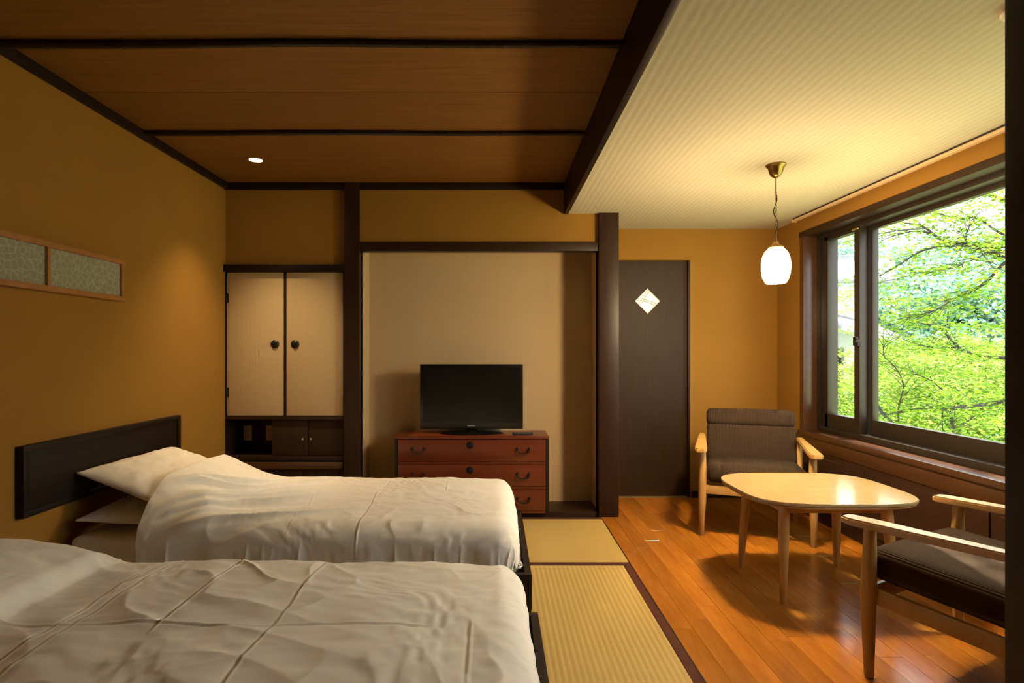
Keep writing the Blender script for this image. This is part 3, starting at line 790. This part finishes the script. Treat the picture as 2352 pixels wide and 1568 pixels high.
tv = empty('television', (-0.178, 4.17, 0.588), label='black flat-screen television standing on the red drawer chest', cat='television')
MB().lathe([(0.002, 0), (0.118, 0), (0.122, 0.004), (0.112, 0.012), (0.02, 0.018), (0.002, 0.018)], (0, 0, 0), 40, Matrix.Diagonal((2.0, 0.92, 1, 1))).build('base', 'black_plastic', tv, smooth=True)
MB().box(-0.04, 0.04, -0.012, 0.022, 0.012, 0.12, 0.006).build('neck', 'black_plastic', tv, smooth=True)
bz = MB().box(-0.3825, 0.3825, -0.03, 0.035, 0.035, 0.514, 0.008).box(-0.25, 0.25, 0.035, 0.065, 0.09, 0.43, 0.01).build('housing', 'black_plastic', tv, smooth=True)
MB().box(-0.358, 0.358, -0.0312, -0.029, 0.082, 0.49).build('screen', 'tv_screen', tv)
MB().box(-0.03, 0.03, -0.0318, -0.030, 0.056, 0.0635).build('logo', 'tv_logo', tv)
MB().box(-0.36, 0.36, -0.0316, -0.0295, 0.0755, 0.0768).build('bezel_line', 'matte_black', tv)
rc = empty('remote_control', (0.20, 4.085, 0.5885), 0.1, label='small black remote control lying in front of the television', cat='remote control')
MB().box(-0.075, 0.075, -0.02, 0.02, 0, 0.018, 0.005).build('body', 'matte_black', rc, smooth=True)
for i in range(5):
    MB().box(-0.06 + i * 0.025, -0.05 + i * 0.025, -0.006, 0.006, 0.0175, 0.0195, 0.001).build('button', 'tv_logo', rc)

# ================================================================== LAMPS
LX, LY = 1.506, 3.0
pl = empty('pendant_lamp', (LX, LY, ZL), label='glowing white oval glass pendant lamp hanging over the coffee table', cat='lamp')
MB().lathe([(0.002, 0), (0.050, 0), (0.051, -0.005), (0.045, -0.012), (0.040, -0.018), (0.034, -0.042), (0.024, -0.060), (0.012, -0.068), (0.002, -0.070)], (0, 0, 0), 32).build('canopy', 'brass', pl, smooth=True)
MB().tube([(0, 0, -0.066), (0, 0, -0.135)], 0.0036, 10).build('stem', 'brass', pl, smooth=True)
# chain: interlocking links
cz = -0.135
for i in range(22):
    zz = cz - 0.0045 - i * 0.0118
    pts = []
    for k in range(13):
        a = k / 12 * 2 * math.pi
        u, v_ = 0.0042 * math.cos(a), 0.0082 * math.sin(a)
        pts.append((u, 0, zz + v_) if i % 2 else (0, u, zz + v_))
    MB().tube(pts, 0.0012, 6, caps=False).build('chain_link', 'brass', pl, smooth=True)
pts = []
for k in range(40):
    t_ = k / 39; am = 0.012 * math.sin(math.pi * t_)
    pts.append((am * math.sin(t_ * 13), am * math.cos(t_ * 13) * 0.8, -0.13 - t_ * 0.30))
MB().tube(pts, 0.0022, 6).build('cord', 'iron', pl, smooth=True)
MB().lathe([(0.002, -0.392), (0.006, -0.394), (0.007, -0.410), (0.016, -0.418), (0.020, -0.430), (0.036, -0.437), (0.040, -0.446), (0.034, -0.452), (0.002, -0.452)], (0, 0, 0), 32).build('cap', 'brass', pl, smooth=True)
prof = [(0.002, -0.450)]
for k in range(25):
    t_ = k / 24
    z = -0.452 - 0.184 * t_
    r_ = 0.0715 * (1 - abs((t_ - 0.52) / 0.60) ** 2.6) ** 0.5
    prof.append((max(0.02, r_), z))
prof.append((0.002, -0.637))
MB().lathe(prof, (0, 0, 0), 36).build('glass_shade', 'opal_glow', pl, smooth=True, label='white opal glass globe')

dn = empty('downlight', (-1.53, 3.565, ZC), label='small round recessed downlight in the wooden ceiling', cat='downlight')
MB().lathe([(0.040, 0.0), (0.052, 0.0), (0.052, -0.003), (0.040, -0.003)], (0, 0, 0), 32, ring=True).build('ring', 'pale_brass', dn, smooth=True)
MB().lathe([(0.002, -0.001), (0.041, -0.001), (0.041, 0.001), (0.002, 0.001)], (0, 0, 0), 32).build('lens', 'downlight_glow', dn)

spd = bpy.data.lights.new('downlight_beam', 'SPOT'); spd.energy = 80.0; spd.color = (1.0, 0.74, 0.40)
spd.spot_size = math.radians(86); spd.spot_blend = 1.0; spd.shadow_soft_size = 0.035
spo = bpy.data.objects.new('downlight_beam', spd); link(spo, dn); spo.location = (0, 0, -0.012)
sd = empty('smoke_detector', (1.535, 1.62, ZL), label='round beige smoke detector on the papered ceiling', cat='smoke detector')
MB().lathe([(0.002, 0), (0.055, 0), (0.055, -0.012), (0.05, -0.018), (0.002, -0.018)], (0, 0, 0), 32).build('base', 'white_plastic', sd, smooth=True)
MB().lathe([(0.002, -0.017), (0.040, -0.017), (0.038, -0.030), (0.028, -0.040), (0.002, -0.043)], (0, 0, 0), 32).build('sensor_dome', 'white_plastic', sd, smooth=True)

# ================================================================== COFFEE TABLE
TC = (1.635, 2.885); TZ = 0.50
tb = empty('coffee_table', (TC[0], TC[1], 0), label='low beech coffee table with a rounded square top under the pendant lamp', cat='table')
out = []
for k in range(72):
    a = 2 * math.pi * k / 72
    c, s = math.cos(a), math.sin(a)
    e = 2 / 3.6
    out.append((0.408 * abs(c) ** e * (1 if c >= 0 else -1), 0.338 * abs(s) ** e * (1 if s >= 0 else -1)))
MB().prism(out, TZ - 0.016, TZ, 0.003).build('table_top', 'table_wood', tb, smooth=True)
MB().prism([(x * 0.985, y * 0.985) for x, y in out], TZ - 0.026, TZ - 0.0155, 0.003).build('top_edge', 'beech', tb, smooth=True)
for sx in (-1, 1):
    for sy in (-1, 1):
        p0 = Vector((sx * 0.245, sy * 0.195, TZ - 0.024)); p1 = Vector((sx * 0.268, sy * 0.232, 0.0))
        MB().tube([p0, p0.lerp(p1, 0.2), p0.lerp(p1, 0.5), p1 + (p0 - p1) * 0.012, p1], [0.026, 0.0255, 0.022, 0.0145, 0.013], 18).build('leg', 'beech', tb, smooth=True)
for sy in (-1, 1):
    MB().box(-0.23, 0.23, sy * 0.195 - 0.010, sy * 0.195 + 0.010, TZ - 0.078, TZ - 0.026, 0.003).build('apron', 'beech', tb, smooth=True)
for sx in (-1, 1):
    MB().box(sx * 0.245 - 0.010, sx * 0.245 + 0.010, -0.18, 0.18, TZ - 0.078, TZ - 0.026, 0.003).build('apron', 'beech', tb, smooth=True)

# ================================================================== ARMCHAIRS
def cushion(x0, x1, y0, y1, z0, z1, bev, mtx=None, puff=0.012):
    mb = MB().box(x0, x1, y0, y1, z0, z1, bev, seg=5)
    bm = mb.bm
    bmesh.ops.subdivide_edges(bm, edges=[e for e in bm.edges if e.calc_length() > 0.12], cuts=8, use_grid_fill=True)
    cx, cy, cz_ = (x0 + x1) / 2, (y0 + y1) / 2, (z0 + z1) / 2
    for v in bm.verts:
        u, w_, t_ = (v.co.x - cx) / ((x1 - x0) / 2), (v.co.y - cy) / ((y1 - y0) / 2), (v.co.z - cz_) / ((z1 - z0) / 2)
        k = max(0, 1 - u * u) * max(0, 1 - w_ * w_)
        v.co.z += puff * k * (1 if t_ > 0 else -0.3)
        k2 = max(0, 1 - u * u) * max(0, 1 - t_ * t_)
        v.co.y += 0.5 * puff * k2 * (1 if w_ > 0 else -1)
    if mtx is not None: bm.transform(mtx)
    return mb
def make_chair():
    t = empty('armchair')
    # front legs run up to the arms
    for s in (-1, 1):
        MB().tube([(s * 0.322, -0.245, 0.0), (s * 0.322, -0.247, 0.006), (s * 0.320, -0.250, 0.20), (s * 0.318, -0.25, 0.33), (s * 0.316, -0.248, 0.45), (s * 0.318, -0.246, 0.56)],
                  [0.0145, 0.016, 0.023, 0.0265, 0.023, 0.020], 18).build('front_leg', 'beech', t, smooth=True)
        MB().tube([(s * 0.300, 0.335, 0.0), (s * 0.300, 0.33, 0.006), (s * 0.305, 0.275, 0.22), (s * 0.308, 0.25, 0.34), (s * 0.314, 0.262, 0.46), (s * 0.320, 0.275, 0.545)],
                  [0.0145, 0.016, 0.022, 0.025, 0.021, 0.017], 18).build('rear_leg', 'beech', t, smooth=True)
        # arm: flat board, wide and chamfered in front
        ol = [(0.300, 0.315), (0.296, 0.10), (0.288, -0.22), (0.292, -0.300), (0.306, -0.322), (0.352, -0.318), (0.366, -0.285), (0.360, -0.10), (0.342, 0.315)]
        ol = [(s * x, y) for x, y in ol]
        if s < 0: ol = ol[::-1]
        MB().prism(ol, 0.557, 0.585, 0.006, Matrix.Rotation(math.radians(1.5), 4, 'X')).build('armrest', 'beech', t, smooth=True)
        MB().box(s * 0.305 - 0.012, s * 0.305 + 0.012, -0.235, 0.262, 0.262, 0.322, 0.004, Matrix.Rotation(math.radians(-2.5), 4, 'X')).build('side_rail', 'beech', t, smooth=True)
    MB().box(-0.305, 0.305, -0.262, -0.240, 0.275, 0.332, 0.004).build('front_rail', 'beech', t, smooth=True)
    MB().box(-0.300, 0.300, 0.235, 0.257, 0.25, 0.305, 0.004).build('rear_rail', 'beech', t, smooth=True)
    cushion(-0.292, 0.292, -0.305, 0.265, 0.335, 0.452, 0.048, Matrix.Rotation(math.radians(-3.5), 4, 'X'), 0.014).build('seat_cushion', 'corduroy', t, smooth=True)
    R = Matrix.Translation((0, 0.205, 0.415)) @ Matrix.Rotation(math.radians(-15), 4, 'X')
    bk = cushion(-0.290, 0.290, -0.045, 0.045, 0.0, 0.265, 0.036, R, 0.008).build('back_cushion', 'corduroy', t, smooth=True)
    cushion(-0.292, 0.292, -0.056, 0.046, 0.250, 0.372, 0.046, R, 0.006).build('head_roll', 'corduroy', t, smooth=True)
    return t
c1 = make_chair()
c1.location = (1.735, 3.765, 0); c1.rotation_euler = (0, 0, math.radians(-20.5))
tag(c1, 'beech armchair with brown corduroy cushions in the corner by the door', 'armchair', 'armchairs')
c2 = copy_tree(c1)
c2.location = (1.776, 1.985, 0); c2.rotation_euler = (0, 0, math.radians(207))
tag(c2, 'beech armchair with brown corduroy cushions beside the dark pillar, facing away towards the corner', 'armchair', 'armchairs')

# ================================================================== OUTSIDE
def at(px, py, X):
    """point outside at distance X from the camera axis that lies in this direction"""
    k = X / (px - PX)
    return Vector((X, k * F, EYE - (py - PY) * k))

# eave strip added out of view above the window to trim incoming sun
ev = struct(box('sun_block_eave', XR + 0.2, XR + 0.30, -1.5, 5.5, 2.36, 2.46, 'outer_wall'))
gnd = struct(box('ground', XR + 0.2, 90, -40, 90, -4.2, -4.0, 'grass'))
# hillside
n = 40
xs = np.linspace(0, 1, n); U, V = np.meshgrid(xs, xs, indexing='ij')
vn = VN(3)
HX = 12 + 60 * U; HY = 8 + 62 * V
dist = np.clip((np.hypot(HX, HY) - 22) / 40, 0, 1)
HZ = -4.1 + 9.0 * dist ** 0.9 + 1.2 * vn(U * 6, V * 6) * dist
hill = bpy.data.objects.new('hillside', grid_mesh('hillside', np.stack([HX, HY, HZ], -1))); hill.data.materials.append(MATS['hill_green']); link(hill); hill['kind'] = 'structure'

def leaves_mesh(name, pts, sizes, rs, flat=0.5, star=True):
    """many small leaves in one mesh: lobed stars or pointed ovals"""
    n = len(pts)
    if star:
        ang = np.radians([90, 58, 38, 12, -12, -60, -90, -120, 192, 168, 142, 122])
        rad = np.array([1.0, 0.42, 0.92, 0.36, 0.7, 0.30, 0.28, 0.30, 0.7, 0.36, 0.92, 0.42])
    else:
        ang = np.radians([90, 40, 0, -50, -90, 230, 180, 140]); rad = np.array([1.0, 0.62, 0.45, 0.55, 0.9, 0.55, 0.45, 0.62])
    base = np.stack([np.cos(ang) * rad, np.sin(ang) * rad, -0.15 * rad ** 2 + 0.0 * rad], -1)
    k = len(base)
    # orientation: normal mostly up
    nrm = np.stack([rs.randn(n) * flat, rs.randn(n) * flat, np.ones(n)], -1); nrm /= np.linalg.norm(nrm, axis=1, keepdims=True)
    th = rs.rand(n) * 2 * math.pi
    a = np.stack([np.cos(th), np.sin(th), np.zeros(n)], -1); a -= nrm * np.sum(a * nrm, 1, keepdims=True); a /= np.linalg.norm(a, axis=1, keepdims=True)
    b_ = np.cross(nrm, a)
    V = pts[:, None, :] + sizes[:, None, None] * (base[None, :, 0:1] * a[:, None] + base[None, :, 1:2] * b_[:, None] + base[None, :, 2:3] * nrm[:, None])
    me = bpy.data.meshes.new(name)
    me.vertices.add(n * k); me.vertices.foreach_set('co', V.reshape(-1).astype(np.float32))
    me.loops.add(n * k); me.loops.foreach_set('vertex_index', np.arange(n * k, dtype=np.int32))
    me.polygons.add(n); me.polygons.foreach_set('loop_start', np.arange(0, n * k, k, dtype=np.int32))
    try: me.polygons.foreach_set('loop_total', np.full(n, k, dtype=np.int32))
    except Exception: pass
    at_ = me.attributes.new('tone', 'FLOAT', 'FACE')
    at_.data.foreach_set('value', np.clip(rs.rand(n) * 0.8 + 0.1 + 0.1 * rs.randn(n), 0, 1).astype(np.float32))
    me.update(calc_edges=True)
    return me

# the maple outside the window: traced limbs, each given its own distance
TRUNK = Vector((6.0, 5.55, -4.0))
limbs = [
 (5.6, 5.2, 0.040, [(2345, 590), (2328, 588), (2305, 586), (2269, 578), (2241, 567), (2211, 560), (2175, 554), (2152, 544), (2128, 525), (2100, 515), (2049, 508)]),
 (5.6, 5.5, 0.026, [(2345, 570), (2328, 568), (2281, 567), (2241, 567)]),
 (5.3, 5.0, 0.018, [(2211, 563), (2143, 569), (2105, 582), (2070, 605), (2040, 622), (2011, 640)]),
 (5.3, 5.1, 0.016, [(2143, 537), (2103, 531), (2058, 540), (2016, 556)]),
 (5.6, 5.0, 0.022, [(2326, 587), (2293, 617), (2265, 648), (2230, 669), (2194, 683), (2161, 706), (2129, 718), (2093, 727)]),
 (6.2, 6.0, 0.036, [(2345, 470), (2316, 462), (2281, 450), (2253, 448), (2222, 454)]),
 (6.0, 5.6, 0.020, [(2345, 555), (2328, 549), (2288, 530), (2246, 501), (2199, 502), (2152, 490), (2117, 493)]),
 (5.4, 5.5, 0.012, [(2221, 556), (2218, 544), (2225, 521), (2228, 500)]),
 (5.4, 5.5, 0.011, [(2221, 556), (2212, 538), (2204, 518)]),
 (5.0, 5.0, 0.030, [(2350, 914), (2331, 917), (2272, 927), (2208, 935), (2183, 941), (2152, 938), (2106, 938), (2068, 947), (2030, 952), (2004, 950), (1985, 955)]),
 (4.7, 4.7, 0.030, [(1990, 890), (2004, 912), (2024, 945), (2042, 963), (2063, 978), (2100, 992), (2150, 1030)]),
 (5.5, 5.3, 0.034, [(2198, 1040), (2193, 998), (2186, 970), (2183, 950), (2178, 935)]),
 (5.4, 5.2, 0.012, [(2190, 980), (2221, 968), (2245, 948), (2259, 932)]),
 (5.8, 5.6, 0.030, [(2350, 822), (2310, 822), (2272, 820), (2234, 812), (2198, 794), (2170, 764), (2139, 746), (2111, 741), (2081, 715)]),
 (5.6, 5.5, 0.012, [(2198, 797), (2157, 799), (2119, 794), (2090, 785), (2065, 774)]),
 (4.9, 4.9, 0.013, [(2063, 973), (2065, 930), (2075, 889), (2065, 856), (2045, 832), (2030, 817), (2030, 797), (2045, 771)]),
 (5.2, 5.2, 0.012, [(2165, 941), (2164, 965), (2166, 1000)]),
 (5.7, 5.7, 0.010, [(2178, 715), (2176, 742), (2174, 769)]),
 (5.3, 5.2, 0.009, [(2270, 575), (2250, 590), (2225, 600), (2190, 615), (2150, 622), (2105, 628)]),
 (5.3, 5.2, 0.009, [(2255, 580), (2270, 600), (2278, 615)]),
 (5.5, 5.4, 0.010, [(2170, 900), (2140, 875), (2110, 860), (2090, 850)]),
 (5.0, 4.8, 0.012, [(2120, 525), (2060, 530), (1980, 545), (1930, 560)]),
]
rs = np.random.RandomState(5)
mp = empty('maple_tree', TRUNK, label='green maple tree with thin dark branches outside the window', cat='tree')
allp = []
bmx = MB()
tr_pts = [Vector((0.3, -0.2, 0)), Vector((0.15, -0.1, 1.6)), Vector((0, 0, 3.2)), Vector((0.05, 0.05, 4.6)), Vector((0.15, 0.0, 5.8)), Vector((0.35, 0.1, 7.4))]
bmx.tube(tr_pts, [0.17, 0.14, 0.12, 0.10, 0.085, 0.05], 12)
for (Xa, Xb, r0, px) in limbs:
    pts = []
    for i, (x, y) in enumerate(px):
        u = i / (len(px) - 1); pts.append(at(x, y, Xa + (Xb - Xa) * u))
    if px[0][0] >= 2340:          # reaches the trunk
        p = pts[0]; root = TRUNK + Vector((0.05, 0.0, max(2.0, p.z + 4.0 - 0.25)))
        pts = [root, root.lerp(p, 0.5) + Vector((0, 0, 0.05))] + pts
    # smooth densify
    dens = []
    for i in range(len(pts) - 1):
        a, b_ = pts[i], pts[i + 1]
        m0 = (pts[i + 1] - pts[i - 1]) * 0.5 if i else (b_ - a); m1 = (pts[i + 2] - a) * 0.5 if i + 2 < len(pts) else (b_ - a)
        for k in range(4):
            u = k / 4; h = u * u
            dens.append(a * (2 * u * h - 3 * h + 1) + m0 * (u * h - 2 * h + u) + b_ * (-2 * u * h + 3 * h) + m1 * (u * h - h))
    dens.append(pts[-1])
    L = len(dens)
    bmx.tube([p - TRUNK for p in dens], [r0 * 0.85 * (1 - 0.72 * i / (L - 1)) for i in range(L)], 7)
    for i, p in enumerate(dens):
        if i < 4: continue
        allp.append((p, (dens[min(i + 1, L - 1)] - dens[i - 1]).normalized(), i / L))
    # twigs
    for i in range(4, L, 2):
        d_ = (dens[min(i + 1, L - 1)] - dens[i - 1]).normalized()
        for s in (-1, 1):
            sd_ = d_.cross(Vector((0, 0, 1))).normalized() * s
            dirv = (d_ * 0.8 + sd_ * rs.uniform(0.4, 1.1) + Vector((0, 0, rs.uniform(-0.25, 0.3)))).normalized()
            ln = rs.uniform(0.18, 0.48)
            q = [dens[i], dens[i] + dirv * ln * 0.5 + Vector((0, 0, rs.uniform(-0.02, 0.03))), dens[i] + dirv * ln]
            bmx.tube([v - TRUNK for v in q], [0.0045, 0.003, 0.0015], 5)
            for u in (0.35, 0.6, 0.85, 1.0): allp.append((dens[i] + dirv * ln * u, dirv, 1.0))
for k in range(9):                   # limbs for the added upper crown, out of view
    e_ = Vector((rs.uniform(4.4, 6.4), rs.uniform(0.9, 5.0), rs.uniform(4.4, 6.0)))
    r_ = TRUNK + Vector((0.1, 0.02, rs.uniform(4.8, 7.0))); md = r_.lerp(e_, 0.5) + Vector((0, 0, 0.3))
    bmx.tube([r_ - TRUNK, md - TRUNK, e_ - TRUNK], [0.05, 0.03, 0.008], 7)
bmx.build('trunk_and_branches', 'bark', mp, smooth=True)
# leaf sprays: flat layers around the twigs
cen = np.array([list(p) for p, d_, u in allp])
wgt = np.array([0.25 + 0.75 * u for p, d_, u in allp])
pick = rs.choice(len(cen), 8200, p=wgt / wgt.sum())
pos = cen[pick] + np.stack([rs.randn(8200) * 0.13, rs.randn(8200) * 0.13, rs.randn(8200) * 0.035], -1)
# extra flat sprays in the lower half of the view, where the crown is densest
ex = []
for i in range(120):
    px_, py_ = rs.uniform(1900, 2345), rs.uniform(640, 1030); X_ = rs.uniform(4.9, 7.0)
    c = np.array(at(px_, py_, X_)); m_ = rs.randint(40, 75)
    ex.append(c + np.stack([rs.randn(m_) * 0.20, rs.randn(m_) * 0.20, rs.randn(m_) * 0.028], -1))
for i in range(34):
    px_, py_ = rs.uniform(2000, 2345), rs.uniform(400, 640); X_ = rs.uniform(5.6, 7.5)
    c = np.array(at(px_, py_, X_)); m_ = rs.randint(30, 60)
    ex.append(c + np.stack([rs.randn(m_) * 0.22, rs.randn(m_) * 0.22, rs.randn(m_) * 0.03], -1))
for i in range(420):                 # unseen crown added along the sun's path to keep sun off the floor
    c = np.array([rs.uniform(4.2, 6.6), rs.uniform(0.1, 5.0), rs.uniform(4.3, 6.2)]); m_ = rs.randint(50, 80)
    ex.append(c + np.stack([rs.randn(m_) * 0.24, rs.randn(m_) * 0.24, rs.randn(m_) * 0.05], -1))
pos = np.concatenate([pos] + ex)
pos = pos[pos[:, 0] > 4.0]
lx = pos[:, 0] - 0.5 * (pos[:, 2] - 0.46) / 0.86; ly = pos[:, 1] + 0.1 * (pos[:, 2] - 0.46) / 0.86
lx2 = pos[:, 0] - 0.5 * (pos[:, 2] - 0.612) / 0.86; ly2 = pos[:, 1] + 0.1 * (pos[:, 2] - 0.612) / 0.86
gap = ((lx2 > 2.285) & (lx2 < 2.5) & (ly2 > 1.0) & (ly2 < 4.0)) | ((((lx - 1.66) / 0.26) ** 2 + ((ly - 1.88) / 0.30) ** 2 < 1.0) & (rs.rand(len(pos)) > 0.10))          # leaves cut from the added crown so sun lands on seat and sill
pos = pos[~(gap & (pos[:, 2] > 4.0))]
me = leaves_mesh('foliage', pos - np.array(TRUNK), np.where(pos[:, 2] > 4.0, rs.uniform(0.05, 0.085, len(pos)), rs.uniform(0.024, 0.044, len(pos))), rs, 0.38)  # leaves of the added crown enlarged to block more sun
fo = mesh_obj('foliage', me, 'maple_leaf', mp); fo['kind'] = 'stuff'

# trees beyond: crowns made of leaf clusters over a trunk
def crown_mesh(name, seed, rx, rz, n, size, flat):
    r = np.random.RandomState(seed); P_ = []
    for i in range(60):
        v = r.randn(3); v /= np.linalg.norm(v); k = r.uniform(0.45, 1.0)
        c = np.array([v[0] * rx, v[1] * rx, v[2] * rz]) * k
        m_ = n // 60
        P_.append(c + r.randn(m_, 3) * np.array([rx, rx, rz * 0.5]) * 0.16)
    P_ = np.concatenate(P_)
    return leaves_mesh(name, P_, r.uniform(0.6, 1.3, len(P_)) * size, r, flat, star=False)
def tree(name, crown, mat, loc, h, label, group, sc=1.0, rz=0.0):
    t = empty(name, loc, rz, label=label, cat='tree', group=group); t.scale = (sc, sc, sc)
    MB().tube([(0, 0, 0), (0.08, 0.03, h * 0.4), (0, 0, h)], [0.14, 0.11, 0.05], 8).build('trunk', 'bark', t, smooth=True)
    o = bpy.data.objects.new('foliage', crown)
    if not crown.materials: crown.materials.append(MATS[mat])
    link(o, t); o.location = (0, 0, h); o['kind'] = 'stuff'
    return t
cr_b = [crown_mesh('shrub_crown', 60 + i, 1.7, 1.0, 6600, 0.046, 0.4) for i in range(2)]
cr_f = [crown_mesh('forest_crown', 70 + i, 2.3, 2.5, 7200, 0.11, 1.0) for i in range(2)]
spots = [(1935, 905, 8.6), (2035, 960, 9.2), (2130, 905, 9.0), (2220, 985, 8.8), (2300, 900, 9.4), (2370, 980, 8.6), (2080, 850, 11.5), (2250, 840, 12.0), (1965, 820, 11.5), (2345, 815, 12.0)]
for i, (x, y, X_) in enumerate(spots):
    p = at(x, y, X_)
    tree('broadleaf_tree', cr_b[i % 2], 'shrub_leaf', (p.x, p.y, -4.0), p.z + 4.0, 'light yellow-green broadleaf tree growing below the maple', 'yellow-green trees below the maple', 1.0, i * 1.3)
spots = [(1925, 640, 17), (2060, 690, 19), (2145, 655, 21), (2230, 690, 20), (2300, 640, 22), (2370, 690, 20), (1990, 730, 16), (2190, 745, 17), (2320, 745, 17), (2100, 770, 15.5), (2260, 775, 15.5), (1950, 770, 15)]
for i, (x, y, X_) in enumerate(spots):
    p = at(x, y, X_)
    tree('forest_tree', cr_f[i % 2], 'hazy_forest_leaf', (p.x, p.y, -4.0), p.z + 4.0, 'haze-tinted blue-green forest tree on the hillside far outside the window', 'blue-green hillside trees', 1.0, i * 0.9)

for i, (x, y, zt) in enumerate([(10.5, 8.2, 1.2), (11.5, 5.0, 0.9), (11.0, 2.0, 1.1), (10.8, -1.2, 0.8), (12.5, -4.5, 1.0), (9.2, 6.4, -0.2), (9.0, 3.4, -0.4)]):
    tree('broadleaf_tree', cr_b[i % 2], 'shrub_leaf', (x, y, -4.0), zt + 4.0, 'light yellow-green broadleaf tree growing below the maple', 'yellow-green trees below the maple', 1.0, i * 1.7)
for i, (x, y, zt) in enumerate([(24, 17, 3.0), (25, 11, 3.2), (25, 5.5, 3.0), (25, 0, 2.8), (24, -6, 3.0)]):
    tree('forest_tree', cr_f[i % 2], 'hazy_forest_leaf', (x, y, -4.0), zt + 4.0, 'haze-tinted blue-green forest tree on the hillside far outside the window', 'blue-green hillside trees', 1.15, i * 0.7)

# neighbouring house, seen through the narrow sash
hs = empty('neighbour_house', (10.2, 15.6, -4.0), label='pale neighbouring house with grey roofs behind the trees', cat='building')
MB().box(-2.2, 0.3, 0.0, 5.0, 0, 7.0).build('wall', 'house_wall', hs)
MB().box(-2.6, 0.55, -0.5, 5.3, 7.55, 7.8, 0.02).build('roof', 'roof_grey', hs)
MB().box(-2.6, 0.55, -0.56, -0.5, 7.15, 7.62, 0.01).build('fascia', 'fascia_white', hs)
MB().box(-2.6, 0.55, -0.64, -0.56, 7.02, 7.14, 0.02).build('gutter', 'roof_grey', hs)
lr = MB().box(-1.4, 0.2, -1.6, 0.0, 0, 0.08, 0.01, Matrix.Translation((0, 0, 6.0)) @ Matrix.Rotation(math.radians(12), 4, 'Y') @ Matrix.Rotation(math.radians(18), 4, 'X')).build('porch_roof', 'roof_grey', hs)
MB().box(-1.4, 0.2, -1.66, -1.6, -0.06, 0.05, 0.005, Matrix.Translation((0, 0, 6.0)) @ Matrix.Rotation(math.radians(12), 4, 'Y') @ Matrix.Rotation(math.radians(18), 4, 'X')).build('porch_fascia', 'fascia_white', hs)
for i in range(1):
    wf = MB().box(-1.5 + i * 2.0, -0.5 + i * 2.0, -0.05, 0.02, 4.0, 5.3, 0.01).build('window_frame', 'roof_grey', hs)
    MB().box(-1.42 + i * 2.0, -0.58 + i * 2.0, -0.06, -0.04, 4.08, 5.22).build('window_pane', 'tv_screen', wf)
